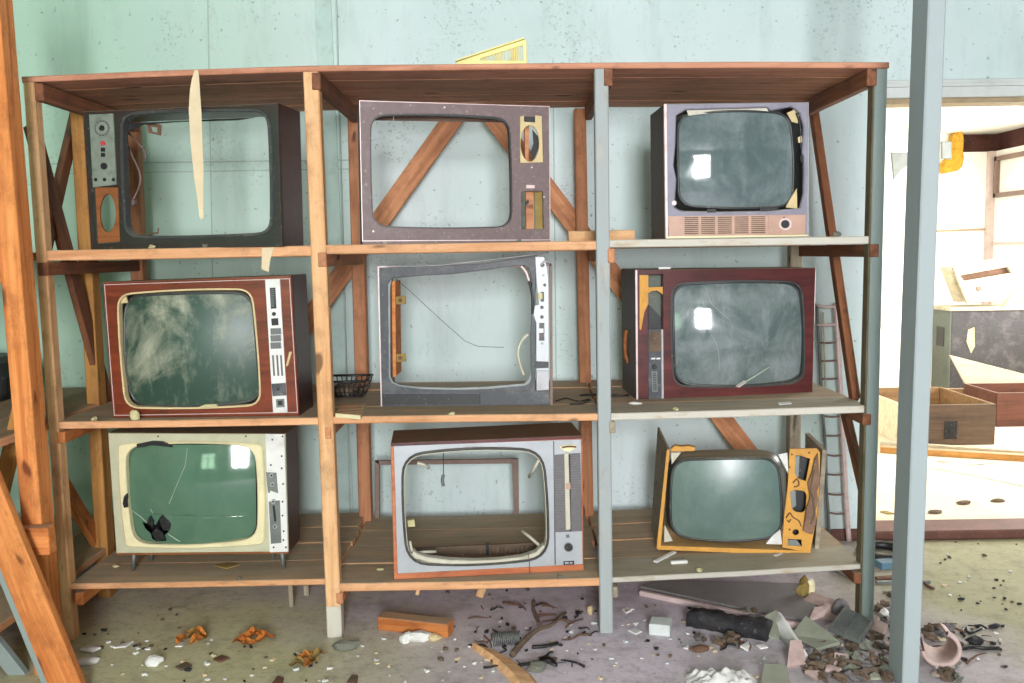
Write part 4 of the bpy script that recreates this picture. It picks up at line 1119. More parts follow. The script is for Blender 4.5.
for pts in (a(255, 190, 292, 188, 258, 232), a(232, 448, 262, 508, 230, 512), a(596, 518, 620, 488, 648, 466, 656, 520), a(640, 196, 674, 190, 678, 270, 660, 232)):
    T.plate('corner_gusset', [pts], .012, .02, 'whitepanel' if pts[0][0] > 760 else 'lightrim', .001)

# ------------------------------------------------------------------ things lying on the shelving
def solid(name, label, cat, pts_px, Y, th, mat, group=None, ch=.002, to_shelf=None):
    """upright plate with its own thickness at depth Y"""
    P = [pt(*p, Y) for p in pts_px]; zb = min(p.z for p in P); cx = sum(p.x for p in P) / len(P)
    t_ = Matrix.Translation((cx, Y, zb if to_shelf is None else to_shelf))
    b = MB(); b.plate([[(p.x - cx, p.z - (zb if to_shelf is None else zb)) for p in P]], 0, th, 0, ch)
    o = b.build(name, mat, None, t_); return tag(o, label, cat, group)
def flat(name, label, cat, pts_px, th, mat, z=0.0, group=None, lift=None, ch=.0015):
    P = [zp(*p, z) for p in pts_px]; cx = sum(p.x for p in P) / len(P); cy = sum(p.y for p in P) / len(P)
    b = MB(); b.plate([[(p.x - cx, p.y - cy) for p in P]], 0, th, 0, min(ch, th * .4))
    # built in x,z then laid down; lift raises points smoothly: f(x, y) -> dz
    b.v = [(x, zz, th - y + (lift(x, zz) if lift else 0)) for (x, y, zz) in b.v]
    o = b.build(name, mat, None, Matrix.Translation((cx, cy, z))); return tag(o, label, cat, group)
def bar(name, label, cat, a, b_, w, h, mat, z=0.0, group=None, dz=(0, 0)):
    p0 = zp(*a, z); p1 = zp(*b_, z); p0.z += h / 2 + dz[0]; p1.z += h / 2 + dz[1]
    o = beam(name, p0, p1, w, h, mat, None, (0, 0, 1)); return tag(o, label, cat, group)
def rough_rock(size, seed, sub=2, amt=.35):
    rnd = random.Random(seed); bm = bmesh.new(); bmesh.ops.create_icosphere(bm, subdivisions=sub, radius=1)
    from mathutils import noise
    off = Vector((rnd.uniform(0, 50), rnd.uniform(0, 50), rnd.uniform(0, 50)))
    for v in bm.verts:
        n = noise.noise(v.co * 1.3 + off) * amt + noise.noise(v.co * 3.1 + off) * amt * .5
        v.co *= 1 + n
        v.co = Vector((v.co.x * size[0], v.co.y * size[1], v.co.z * size[2]))
    zmin = min(v.co.z for v in bm.verts)
    for v in bm.verts: v.co.z = max(v.co.z - zmin - size[2] * .35, 0)
    bm.verts.index_update()
    b = MB(); b.add([v.co[:] for v in bm.verts], [[v.index for v in f.verts] for f in bm.faces], 0, False); bm.free(); return b
def rock(name, label, cat, px, size, mat, rz=0, seed=1, z=0.0, group=None, sub=2, amt=.35):
    p = zp(*px, z)
    o = rough_rock(size, seed, sub, amt).build(name, mat, None, Matrix.Translation(p) @ Matrix.Rotation(rz, 4, 'Z'))
    return tag(o, label, cat, group)
def stick(name, label, cat, pts, r, mat, z=0.0, group=None, lifts=None, taper=None, sm=True):
    P = [zp(*p, z) for p in pts]
    for i, p in enumerate(P): p.z += r + (lifts[i] if lifts else 0)
    o0 = P[0].copy(); o0.z = z
    Q = [p - o0 for p in P]; Q = smooth_path(Q) if sm else Q
    b = MB(); b.tube(Q, r, 6, 0, True, taper); o = b.build(name, mat, None, Matrix.Translation(o0)); return tag(o, label, cat, group)

# paper strip hanging from the top board
a = K(60, 60)
def hanging_strip():
    outl = a(484, 36, 496, 36, 500, 60, 503, 100, 512, 190, 516, 300, 517, 400, 513, 470, 512, 560, 506, 575, 497, 565, 492, 500, 482, 430, 473, 300, 466, 180, 468, 110, 474, 70)
    Y = YF - .022; P = [pt(*p, Y) for p in outl]; z0 = P[0].z; cx = P[0].x
    b = MB(); b.plate([[(p.x - cx, p.z - z0) for p in P]], 0, .0015)
    b.v = [(x, y + .012 * math.sin(zz * 9) * min(1, -zz * 6) - .02 * x * (1 if zz < -.1 else 0), zz) for x, y, zz in b.v]
    o = b.build('paper_strip', 'paper', None, Matrix.Translation((cx, Y, z0)))
    tag(o, 'long torn beige paper strip hanging from the top board in front of the dark shell', 'paper strip')
hanging_strip()
solid('paper_tag', 'short pale paper tag hanging over the shelf edge above the red-brown television', 'paper', [(262, 248), (274, 247), (270, 261), (268.5, 272), (261.5, 269)], YF - .0005, .0012, 'paper', ch=0)
p = pt(263, 246, YF + .02)
rock('dust_clump', 'round grey dust clump on the shelf edge right below the dark shell', 'dust', (263, 246), (.012, .012, .014), 'foam', 0, 3, Z(263, 246.5)) if False else None
z1 = zs(1, 263)
o = rough_rock((.016, .014, .016), 3).build('dust_clump', 'stone', None, Matrix.Translation((X(262, 247), YF + .016, z1))); tag(o, 'grey dust clump on the shelf edge above the short paper tag', 'dust')
o = rough_rock((.018, .012, .022), 5).build('foam_lump', 'foam', None, Matrix.Translation((X(133, 417), YF + .014, zs(2, 133)))); tag(o, 'pale foam lump on the shelf at the lower left corner of the red-brown television', 'foam')
# cream slotted grille standing on the very top
def top_grille():
    b_ = K(430, 20, 7.877); Y = YF + .05
    pts = b_(205, 322, 500, 225, 738, 148, 760, 166, 764, 350, 205, 350); P = [pt(*p, Y) for p in pts]
    zt = Z(480, 64.2) ; cx = P[0].x
    t = thing('plastic_grille', 'cream yellow slotted plastic grille lying tilted on top of the shelving', 'grille', (cx, Y, zt))
    L = lambda q: [(pt(*p, Y).x - cx, max(pt(*p, Y).z - zt, 0)) for p in q]
    slots = []
    for k in range(19):
        u = 400 + k * 18; top = 322 - (u - 205) * .315 + 42
        slots.append(L(b_(u, top, u + 9, top - 3, u + 9, 318, u, 318)))
    b = MB(); b.plate([L(pts)] + slots, 0, .012, 0, .002); b.build('slotted_panel', 'yellowplastic', t)
    b = MB(); b.plate([L(b_(200, 325, 738, 146, 742, 156, 205, 333))], -.02, .004); b.build('rim', 'yellowplastic', t)
    b = MB(); b.plate([L(b_(660, 200, 690, 190, 676, 318, 600, 318, 640, 300))], .012, .014); b.build('stain_patch', 'beige', t)
top_grille()
# wood offcut on the top shelf row, passing behind the pale post
zz = zs(1, 585) 
p0 = Vector((X(568, 240, 3.55), 3.55, zz + .021)); p1 = Vector((X(634, 240, 3.55), 3.55, zs(1, 634) + .0215))
tag(beam('wood_offcut', p0, p1, .05, .042, 'pine'), 'short orange wood offcut on the upper shelf behind the pale blue middle post', 'wood')
# wire basket and cream tile on the middle shelf
def basket():
    z = zs(2, 350); c = zp(349, 397, z)
    t = thing('wire_basket', 'small dark wire basket on the middle shelf beside the natural wood post', 'basket', (pt(348, 390, c.y).x, c.y, z))
    w, d, h = .085, .10, .075
    b = MB()
    top = [(-w, -d, h), (w, -d, h), (w, d, h), (-w, d, h), (-w, -d, h)]
    for p, q in zip(top[:-1], top[1:]): b.tube([p, q], .005)
    b.build('rim', 'blackwire', t)
    b = MB()
    for k in range(9):
        x = -w + 2 * w * k / 8
        b.tube(smooth_path([(x, -d, h), (x * .8, -d * .7, .02), (x * .75, 0, .004), (x * .8, d * .7, .02), (x, d, h)], 3), .0022, 5)
    for k in range(5):
        f = k / 4; y = d * (.75 - 1.5 * f)
        b.tube([(-w * .82, y, .012), (w * .82, y, .012)], .002, 5)
    for zf, s_ in ((.7, .95), (.4, .88)):
        ring = [(-w * s_, -d * s_, h * zf), (w * s_, -d * s_, h * zf), (w * s_, d * s_, h * zf), (-w * s_, d * s_, h * zf), (-w * s_, -d * s_, h * zf)]
        for p, q in zip(ring[:-1], ring[1:]): b.tube([p, q], .002, 5)
    b.build('wire_mesh', 'blackwire', t)
    b = rough_rock((.05, .05, .03), 11); b.v = [(x - .01, y, z_ + .012) for x, y, z_ in b.v]; o = b.build('nest_of_fluff', 'dirtbrown', None, Matrix.Translation(t.location)); 
    tag(o, 'brown fluff lump lying inside the dark wire basket', 'fluff')
basket()
def tile():
    z = zs(2, 350); q = [zp(*p, z) for p in ((335.5, 417.3), (360.5, 419.5), (366, 407.5), (343, 408))]
    cx = sum(p.x for p in q) / 4; cy = sum(p.y for p in q) / 4
    t = thing('soap_tile', 'cream perforated pad with brown dots at the middle shelf edge beside the natural post', 'pad', (cx, cy, z))
    P = [(p.x - cx, p.y - cy) for p in q]
    b = MB(); b.hexa([(x, y, 0) for x, y in P] + [(x, y, .014) for x, y in P]); b.build('pad_body', 'cream', t)
    b = MB()
    for i in range(10):
        for j in range(7):
            u = (i + .5) / 10; v = (j + .6) / 7.2
            x = (P[0][0] * (1 - u) + P[1][0] * u) * (1 - v) + (P[3][0] * (1 - u) + P[2][0] * u) * v
            y = (P[0][1] * (1 - u) + P[1][1] * u) * (1 - v) + (P[3][1] * (1 - u) + P[2][1] * u) * v
            b.box((x - .0038, y - .006, .0135), (x + .0038, y + .006, .0152))
    b.build('dots', 'speakerwood', t)
tile()
z2a = zs(2, 580)
stick('cable', 'thin dark cable lying on the middle shelf beside the bent grey frame', 'cable', [(556, 402), (566, 399), (578, 402), (590, 400), (583, 404), (570, 405)], .003, 'blackwire', z2a)
stick('cable', 'short black cable end curling on the middle shelf right behind the pale post', 'cable', [(580, 396.5), (590, 395.5), (603, 396), (620, 396.5), (629, 396)], .004, 'black', z2a + .0)
rock('plaster_bit', 'small white oval bit on the middle shelf edge below the maroon television', 'plaster', (635.5, 404.5), (.024, .014, .007), 'whitepaper', .1, 8, zs(2, 636))
flat('paper_scrap', 'white paper scrap on the middle shelf under the right half of the maroon television', 'paper', [(777, 403), (790, 402), (792, 404), (779, 405)], .002, 'whitepaper', zs(2, 785))
z3a = zs(3, 675)
bar('chalk_stick', 'short white stick lying at the front of the bottom shelf below the broken television', 'stick', (670.5, 564), (687.5, 563), .018, .012, 'whitepaper', z3a)
bar('plastic_sliver', 'slanted white sliver at the left corner of the broken television', 'sliver', (655, 563), (674.5, 553), .02, .008, 'whitepaper', z3a)
flat('paper_scrap', 'tiny white scrap under the right end of the broken television', 'paper', [(773, 555.5), (781, 553), (783, 554), (776, 556.5)], .002, 'whitepaper', zs(3, 776) + .0)
rock('plaster_bit', 'small pale bit on the bottom left shelf in front of the cream television', 'plaster', (116, 567), (.014, .01, .005), 'foam', 0, 14, zs(3, 120))
rock('plaster_bit', 'small pale bit on the bottom shelf left of the silver television', 'plaster', (380, 570), (.016, .01, .005), 'foam', 0, 24, zs(3, 380))
flat('dry_leaf', 'curled brown leaf bit on the shelf behind the cream television legs', 'leaf', [(214, 566), (228, 563), (240, 565), (226, 569)], .003, 'leafdull', zs(3, 230))
# bent brown frame leaning at the back of the bottom shelf
def bent_frame():
    Y = 4.0; z = zs(3, 450)
    P = lambda x, y: pt(x, y, Y)
    c = P(445, 516); t = thing('metal_frame', 'thin brown rectangular frame leaning on the wall behind the silver television', 'frame', (c.x, Y, z))
    lp = lambda pts: [(P(*p).x - c.x, max(P(*p).z - z, 0)) for p in pts]
    for nm, q in (('upright', [(374.5, 461), (379, 461), (379.5, 518), (375, 518)]), ('upright', [(512, 463), (518.5, 463), (519, 514), (514, 514)]), ('crossbar', [(374.5, 461), (518.5, 459), (518.5, 463.5), (379, 465)])):
        b = MB(); b.plate([lp(q)], 0, .02, 0, .001); b.build(nm, 'crossbrown', t)
bent_frame()
# wire ladder rack against the wall
def wire_ladder():
    Y = YW - .05; base = pt(835, 541, Y)
    t = thing('wire_rack', 'tall narrow pale wire rack leaning on the wall behind the right bay', 'rack', (base.x, Y, 0))
    P = lambda x, y, dy=0: pt(x, y, Y + dy) - Vector((base.x, Y, 0))
    def rail(nm, pts, r, mat):
        q = [P(*p) for p in pts]
        b = MB(); b.tube(smooth_path(q, 3), r, 6); b.build(nm, mat, t)
    lx = lambda y: 816.5 + (y - 305) * .055; rx = lambda y: 836 + (y - 305) * .052
    rail('upright', [(lx(y) + random.uniform(-1, 1), y) for y in range(305, 525, 30)] + [(829, 534)], .007, 'greymetal')
    p = P(rx(541), 541)
    rail('upright', [(rx(y), y) for y in range(303, 541, 34)] + [(849, 541)], .012, 'trimpink')
    rail('upright', [(823 + (y - 310) * .03, y) for y in (312, 335, 350, 400)], .004, 'foam')
    k = 0
    for y in (306, 324, 342, 360, 378, 397, 416, 435, 455, 474, 494, 513):
        rail('rung', [(lx(y) - 1, y + random.uniform(-1, 1)), ((lx(y) + rx(y)) / 2, y + 1), (rx(y) + 1, y)], .0075 if y < 330 else .0045, 'crossbrown' if y > 330 else 'trimpink')
wire_ladder()
# stakes under the bottom shelf
def stake(label, a_, b_, Y, w, mat):
    p0 = pt(*a_, Y); p1 = pt(*b_, Y); o = beam('wood_sliver', p0, p1, w, .012, mat, None, (0, 1, 0)); tag(o, label, 'wood')
stake('thin weathered sliver hanging down under the left bottom shelf', (290, 583), (293, 631), 3.5, .02, 'greyboard')
stake('short broken stub hanging under the left bottom shelf beside the thin sliver', (306, 585), (308, 631), 3.62, .022, 'greyboard')
stake('light splintered wood stub under the bottom shelf below the silver television', (484, 584), (479, 597), 3.45, .03, 'splinter')
stake('small pale stub under the bottom shelf near the natural post', (419, 586), (417, 595), 3.4, .014, 'splinter')

# ------------------------------------------------------------------ debris on the floor
flat('panel_sheet', 'large grey sheet with a white front edge lying under the right bay', 'sheet', [(640, 589), (655, 582), (800, 586), (818, 612), (808, 624), (740, 610.5), (700, 602)], .012, 'greypanel')
bar('edge_strip', 'long pinkish white strip along the front of the large grey sheet', 'strip', (640, 595), (805, 630), .02, .02, 'trimpink')
o = bar('small_box', 'small pale grey box on the floor right of the pale blue middle post', 'box', (650, 631), (671, 633), .075, .042, 'trimgrey')
def charred():
    p0 = fl(690, 622); p1 = fl(770, 637); m, L = frame_mat(p0, p1, (0, 0, 1))
    b = MB(); rnd = random.Random(4); n = 16
    loops = []
    for k in range(n + 1):
        x = L * k / n; loops.append([(x, -.045 + rnd.uniform(-.005, .005), 0), (x, .045 + rnd.uniform(-.005, .005), 0), (x, .04 + rnd.uniform(-.006, .004), .045 + rnd.uniform(-.006, .006)), (x, -.035 + rnd.uniform(-.005, .005), .05 + rnd.uniform(-.007, .006))])
    b.rings(loops, 0, True, True, True); o = b.build('charred_beam', 'charred', None, m); tag(o, 'black charred beam lying in front of the large grey sheet', 'beam')
charred()
def white_trim():
    P = [fl(775, 626), fl(783, 634), fl(793, 645), fl(804, 659)]
    loops = []
    for i, p in enumerate(P):
        d = (P[min(i + 1, 3)] - P[max(i - 1, 0)]).normalized(); s_ = Vector((-d.y, d.x, 0)); w = .032 - .004 * i; h = .06 - .015 * i
        loops.append([p - s_ * w, p - s_ * w * .7 + Vector((0, 0, h * .8)), p + Vector((0, 0, h)), p + s_ * w * .7 + Vector((0, 0, h * .8)), p + s_ * w])
    o0 = P[0].copy(); b = MB(); b.rings([[q - o0 for q in l] for l in loops], 0, True, True, True)
    o = b.build('curved_trim', 'whitepaper', None, Matrix.Translation(o0)); tag(o, 'white curved trim piece sticking up out of the rubble', 'trim piece')
white_trim()
def wedge(name, label, cat, pts, hs, th, mat):
    """tilted board: floor outline with a height for each corner"""
    P = [fl(*p) + Vector((0, 0, h)) for p, h in zip(pts, hs)]; o0 = fl(*pts[0])
    n = (P[1] - P[0]).cross(P[2] - P[0]).normalized(); n = n if n.z > 0 else -n
    b = MB(); k = len(P); v = [p - o0 for p in P] + [p - o0 + n * th for p in P]
    b.add(v, [tuple(range(k)), tuple(range(k, 2 * k))] + [(i, (i + 1) % k, k + (i + 1) % k, k + i) for i in range(k)])
    o = b.build(name, mat, None, Matrix.Translation(o0)); return tag(o, label, cat)
wedge('board_piece', 'grey-green tapering board piece tilted in the rubble beside the white trim', 'board', [(792, 638), (816, 652), (840, 650), (806, 632)], [.0, .0, .02, .05], .012, 'greenpanel')
wedge('board_piece', 'olive board corner standing at the end of the charred beam', 'board', [(760, 637), (780, 640), (776, 626), (766, 628)], [0, 0, .05, .04], .012, 'greenpanel')
wedge('board_piece', 'grey-green square board piece cut by the lower picture edge', 'board', [(760, 690), (792, 692), (786, 674), (764, 673)], [0, 0, .02, .02], .012, 'greenpanel')
def vent():
    q = [fl(829, 640), fl(858, 650), fl(872, 637), fl(846, 626)]; o0 = q[0].copy()
    t = thing('vent_grille', 'dark slotted vent grille lying tilted in the rubble by the right post', 'grille', o0)
    hs = [.03, .02, .05, .06]; Q = [p - o0 + Vector((0, 0, h)) for p, h in zip(q, hs)]
    def at(u, v): return (Q[0] * (1 - u) + Q[1] * u) * (1 - v) + (Q[3] * (1 - u) + Q[2] * u) * v
    b = MB()
    for i in range(15):
        v = (i + .3) / 15; b.hexa([at(.0, v), at(1, v), at(1, v + .035), at(0, v + .035), at(0, v) + Vector((0, 0, .012)), at(1, v) + Vector((0, 0, .012)), at(1, v + .035) + Vector((0, 0, .012)), at(0, v + .035) + Vector((0, 0, .012))])
    b.build('slats', 'greymetal', t)
    b = MB()
    for u0, u1 in ((-.04, .03), (.48, .52), (.97, 1.04)):
        b.hexa([at(u0, 0), at(u1, 0), at(u1, 1), at(u0, 1)] + [at(u0, 0) + Vector((0, 0, .014)), at(u1, 0) + Vector((0, 0, .014)), at(u1, 1) + Vector((0, 0, .014)), at(u0, 1) + Vector((0, 0, .014))])
    b.build('rim', 'greymetal', t)
vent()
def shard(label, pts, hs, mat='terracotta', th=.012): wedge('clay_shard', label, 'shard', pts, hs, th, mat)
shard('long pink shard behind the vent grille, under the end of the right bay', [(803, 603), (836, 614), (834, 606), (812, 598)], [.0, .0, .015, .015])
shard('pink shard in front of the right blue post', [(860, 622), (876, 632), (880, 627), (866, 618)], [0, 0, .03, .03])
shard('small pink shard between the large grey sheet and the vent grille', [(820, 620), (838, 622), (840, 615), (824, 613)], [0, 0, .02, .03])
shard('orange-pink shard on top of the wedge board', [(806, 632), (822, 626), (828, 620), (812, 622)], [.03, .03, .05, .05])
shard('pink block fragment below the white curved trim', [(786, 668), (806, 666), (800, 656), (789, 657)], [0, 0, .05, .05])
shard('pink flat fragment at the rubble left of the lone post', [(833, 668), (850, 666), (847, 660), (834, 661)], [0, 0, .01, .02])
shard('pink fragment lying right of the vent grille near the lone post', [(866, 630), (884, 636), (888, 632), (872, 624)], [0, 0, .02, .02])
def pot():
    p = fl(938, 662); t = thing('broken_pot', 'broken pink clay pot lying right of the lone blue post', 'pot', p, R(-15))
    rings = []
    n = 20
    def ringp(rad, y): return [(rad * math.cos(a_), y, rad + .0 + rad * math.sin(a_)) for a_ in [math.pi * (-.95 + 1.35 * k / n) for k in range(n + 1)]]
    b = MB(); V = []; F_ = []
    outer_ = [ringp(.062, -.05), ringp(.062, -.03), ringp(.056, -.03), ringp(.048, .07), ringp(.042, .07), ringp(.05, -.03), ringp(.05, -.05)]
    z0 = .062
    outer_ = [[(x, y, z - .0) for x, y, z in l] for l in outer_]
    k = len(outer_[0])
    for l in outer_:
        rr = max(z for _, _, z in l) / 2
        V += [(x, y, z + (z0 - rr)) for x, y, z in l]
    for i in range(len(outer_)):
        for j in range(k - 1):
            a0 = i * k + j; a1 = ((i + 1) % len(outer_)) * k + j
            F_.append((a0, a0 + 1, a1 + 1, a1))
    b.add(V, F_, 0, True); b.build('pot_body', 'terracotta', t)
pot()
bar('wood_block', 'orange-brown wood block lying on the floor below the silver television', 'wood', (381, 627), (451, 635), .06, .05, 'orange')
rock('plaster_lump', 'large white plaster lump in front of the orange-brown wood block', 'plaster', (419, 640), (.05, .03, .02), 'whitepaper', .1, 21)
rock('plaster_lump', 'white triangular plaster lump left of the large white lump', 'plaster', (406, 642), (.025, .02, .02), 'whitepaper', .8, 22)
rock('foam_lump', 'yellowish lump right of the large white plaster lump', 'foam', (434, 640), (.026, .02, .015), 'beige', .3, 23)
def splint():
    P = [fl(474, 648), fl(488, 655), fl(503, 665), fl(517, 678), fl(526, 690)]; W = [.015, .035, .045, .05, .05]; o0 = P[0]
    loops = []
    for i, p in enumerate(P):
        d = (P[min(i + 1, 4)] - P[max(i - 1, 0)]).normalized(); s_ = Vector((-d.y, d.x, 0))
        loops.append([p - o0 - s_ * W[i] * .6, p - o0 + s_ * W[i], p - o0 + s_ * W[i] * .7 + Vector((0, 0, .012)), p - o0 - s_ * W[i] * .3 + Vector((0, 0, .022))])
    b = MB(); b.rings(loops, 0, False, True, True); o = b.build('splintered_plank', 'splinter', None, Matrix.Translation(o0)); tag(o, 'pale splintered plank end pointing up from the lower picture edge', 'plank')
splint()
def spring():
    a0 = fl(492, 646); a1 = fl(520, 644); t = []
    n = 120; L = (a1 - a0).length
    b = MB(); b.tube([(L * k / n, .022 * math.cos(k * .75), .024 + .022 * math.sin(k * .75)) for k in range(n + 1)], .0025, 5)
    m, _ = frame_mat(a0, a1, (0, 0, 1)); o = b.build('coil_spring', 'greymetal', None, m); tag(o, 'dark coil spring lying beside the splintered plank', 'spring')
spring()
stick('dry_root', 'long crooked brown root lying left of the pale blue middle post', 'root', [(512, 658), (525, 646), (538, 638), (552, 633), (560, 622), (566, 616)], .011, 'dirtbrown', 0, None, [0, .01, .02, .02, .01, 0], .4)
stick('black_cable', 'black cable bent beside the crooked root', 'cable', [(532, 649), (545, 648), (558, 645)], .007, 'black')
stick('black_cable', 'black cable looping through the debris at the lower picture edge', 'cable', [(518, 667), (530, 668), (545, 669), (556, 670), (550, 663), (541, 660)], .006, 'black', 0, None, [0, .01, .02, .01, .01, .0])
stick('hanging_root', 'thin dry root standing below the silver television', 'root', [(540, 626), (536, 618), (533, 610), (534, 603)], .007, 'crossbrown')
rock('stone', 'rounded brown stone on the black cable loop', 'stone', (537, 671), (.035, .025, .02), 'stone', 0, 31)
rock('stone', 'flat grey-green stone at the foot of the natural wood post', 'stone', (346, 650), (.045, .02, .022), 'stone', .15, 32)
rock('stone', 'tan lump in the shadow beside the pale middle post foot', 'stone', (590, 614), (.012, .012, .02), 'beige', 0, 33)
def leafpile(label, pts, mats, seed):
    rnd = random.Random(seed); c = fl(*pts); t = thing('dead_leaf', label, 'leaf', c)
    for k in range(7):
        an = rnd.uniform(0, 6.28); r_ = rnd.uniform(0, .05); s_ = rnd.uniform(.025, .045)
        b = MB(); n = 7; cx, cy = r_ * math.cos(an) * 1.4, r_ * math.sin(an)
        rot = rnd.uniform(0, 6.28); V = []
        for i in range(n + 1):
            f_ = i / n; wv = s_ * .42 * math.sin(math.pi * f_) ** .7
            for sd in (-1, 0, 1):
                x = (f_ - .5) * 2 * s_; y = sd * wv; zz_ = .004 + .018 * abs(sd) * math.sin(math.pi * f_) + .012 * math.sin(f_ * 5 + k) ** 2 + .004 * k
                V.append((cx + x * math.cos(rot) - y * math.sin(rot), cy + x * math.sin(rot) + y * math.cos(rot), zz_))
        Fc = []
        for i in range(n):
            for j in range(2): Fc.append((i * 3 + j, i * 3 + j + 1, (i + 1) * 3 + j + 1, (i + 1) * 3 + j))
        N_ = len(V); V += [(x, y, z_ - .0015) for x, y, z_ in V]; Fc += [tuple(reversed([q + N_ for q in f_])) for f_ in Fc]
        b.add(V, Fc, 0, True); b.build('leaf_blade', mats[k % len(mats)], t, None, False)
leafpile('orange crumpled dead leaves on the floor below the left bay, nearer the left', (196, 643), ['leaf', 'leaf', 'leafdull'], 3)
leafpile('rust-coloured crumpled leaf scrap on the floor below the cream television', (254, 642), ['leaf', 'leaf'], 5)
leafpile('yellow-brown leaf on the floor in front of the natural wood post', (306, 667), ['leafdull', 'leaf'], 8)
flat('brown_flake', 'flat reddish brown flake below the rust-coloured leaf scrap', 'flake', [(213, 660), (222, 656), (230, 659), (220, 663)], .006, 'rust')
flat('brown_flake', 'brown flake left of the reddish brown flake', 'flake', [(175, 668), (186, 663), (192, 666), (182, 671)], .006, 'dirtbrown')
flat('brown_flake', 'brown flake at the lower picture edge right of the yellow-brown leaf', 'flake', [(346, 684), (352, 676), (358, 677), (357, 686)], .006, 'dirtbrown')
flat('brown_flake', 'tan flake at the lower edge below the yellow-brown leaf', 'flake', [(272, 684), (278, 677), (284, 679), (282, 687)], .006, 'rust')
flat('white_scrap', 'white torn scrap on the floor near the foot of the left orange post', 'scrap', [(80, 653), (88, 648), (97, 647), (101, 652), (92, 654)], .006, 'whitepaper', 0, None, lambda x, y: abs(x) * .3)
flat('white_scrap', 'thin white torn strip on the floor under the left bay', 'scrap', [(114, 650), (124, 645), (134, 643), (126, 648)], .005, 'whitepaper', 0, None, lambda x, y: abs(x) * .2)
rock('white_scrap', 'grey-white crumpled scrap in front of the left bay between the leaves and the corner', 'scrap', (154, 666), (.03, .018, .02), 'whitepaper', .3, 41)
rock('white_scrap', 'white crumpled scraps at the base of the orange diagonal brace', 'scrap', (88, 664), (.04, .02, .014), 'whitepaper', .3, 42)
flat('white_scrap', 'white scrap beside the orange dead leaves', 'scrap', [(175, 647), (180, 643), (185, 643), (182, 647)], .004, 'whitepaper')
# crumpled white cloth at the bottom edge
def cloth():
    c = fl(722, 684); b = MB(); n = 30; V = []; Fc = []
    from mathutils import noise
    for i in range(n + 1):
        for j in range(n + 1):
            x = (i / n - .5) * .22; y = (j / n - .5) * .12
            e = max(abs(i / n - .5), abs(j / n - .5)) * 2
            zz_ = .002 + max(0, (1 - e ** 3)) * (.02 + .03 * abs(noise.noise(Vector((x * 18, y * 26, 3)))) + .03 * abs(noise.noise(Vector((x * 44, y * 36, 1)))))
            V.append((x * (1 + .12 * noise.noise(Vector((y * 20, 0, 5)))), y, max(.002, zz_)))
    for i in range(n):
        for j in range(n):
            k = i * (n + 1) + j; Fc.append((k, k + n + 1, k + n + 2, k + 1))
    N_ = len(V); V += [(x, y, 0) for x, y, z_ in V]; Fc += [tuple(reversed([q + N_ for q in f_])) for f_ in Fc]
    b.add(V, Fc, 0, True); o = b.build('crumpled_cloth', 'whitepanel', None, Matrix.Translation(c)); tag(o, 'crumpled white cloth at the lower picture edge right of centre', 'cloth')
cloth()
# right side: rings, boards, wires
def ring():
    c = fl(884, 556); b = MB(); n = 24
    b.tube([(.10 * math.cos(2 * math.pi * k / n), .10 * math.sin(2 * math.pi * k / n), .02) for k in range(n + 1)], .02, 8)
    o = b.build('rubber_ring', 'black', None, Matrix.Translation(c)); tag(o, 'dark rubber ring on the floor between the right post and the lone post', 'ring')
ring()
bar('blue_board', 'blue painted board end lying between the right post and the lone post', 'board', (878, 568), (900, 566), .06, .03, 'bluepaint')
bar('dark_lath', 'dark lath on the floor below the blue painted board end', 'lath', (876, 580), (912, 577), .025, .012, 'rust')
bar('dark_lath', 'thin grey lath on the floor just below the dark lath', 'lath', (876, 584), (930, 583), .02, .012, 'greymetal')
stick('twig', 'short dark twig on the floor right of the lone post', 'twig', [(925, 585), (929, 588), (934, 590)], .006, 'rust')
bar('white_lath', 'white lath leaning on the floor below the right end of the bottom shelf', 'lath', (838, 570), (858, 582), .03, .02, 'trimgrey')
stick('cable', 'thick black cable on the floor right of the broken pot', 'cable', [(953, 651), (965, 650), (974, 649), (984, 650), (999, 650)], .007, 'black')
stick('cable', 'thin tangled wire above the thick black cable', 'cable', [(961, 634), (966, 628), (969, 634), (976, 632), (981, 629), (975, 627)], .005, 'blackwire')
rock('clod', 'dark clod on the floor above the thick black cable', 'clod', (975, 644), (.03, .02, .016), 'charred', 0, 51)
rock('clod', 'small dark clod at the far right of the floor', 'clod', (994, 628), (.025, .012, .01), 'charred', .3, 52)
rock('stone', 'small reddish stone below the charred beam', 'stone', (700, 651), (.035, .02, .012), 'rust', .2, 53)
flat('white_scrap', 'white triangular scrap right of the small reddish stone', 'scrap', [(740, 650), (748, 644), (750, 648), (748, 652)], .006, 'whitepaper', 0, None, lambda x, y: abs(x) * .4)
flat('white_scrap', 'white curved scrap just left of the white curved trim', 'scrap', [(756, 648), (764, 646), (768, 650), (760, 651)], .005, 'whitepaper', 0, None, lambda x, y: abs(x) * .4)
flat('white_scrap', 'white flat scrap left of the small pale grey box', 'scrap', [(628, 631), (634, 629), (642, 632), (636, 635)], .005, 'whitepaper')
flat('white_scrap', 'white scrap on the floor right behind the pale middle post', 'scrap', [(622, 610), (628, 608), (632, 611), (626, 614)], .006, 'whitepaper')
rock('white_scrap', 'white cone-shaped scrap at the end of the large grey sheet', 'scrap', (810, 597), (.02, .018, .045), 'cream', 0, 54)
rock('moss_tuft', 'brown mossy tuft beside the white cone-shaped scrap', 'moss', (804, 597), (.03, .02, .05), 'leafdull', 0, 55, 0, None, 2, .6)
rock('dust_ball', 'round dark grey ball between the pink shards', 'ball', (841, 618), (.035, .03, .045), 'grillefabric', 0, 56, 0, None, 3, .1)
rock('paper_ball', 'small crumpled pale paper ball at the post foot in the right rubble', 'paper', (884, 618), (.02, .02, .02), 'whitepaper', 0, 57)

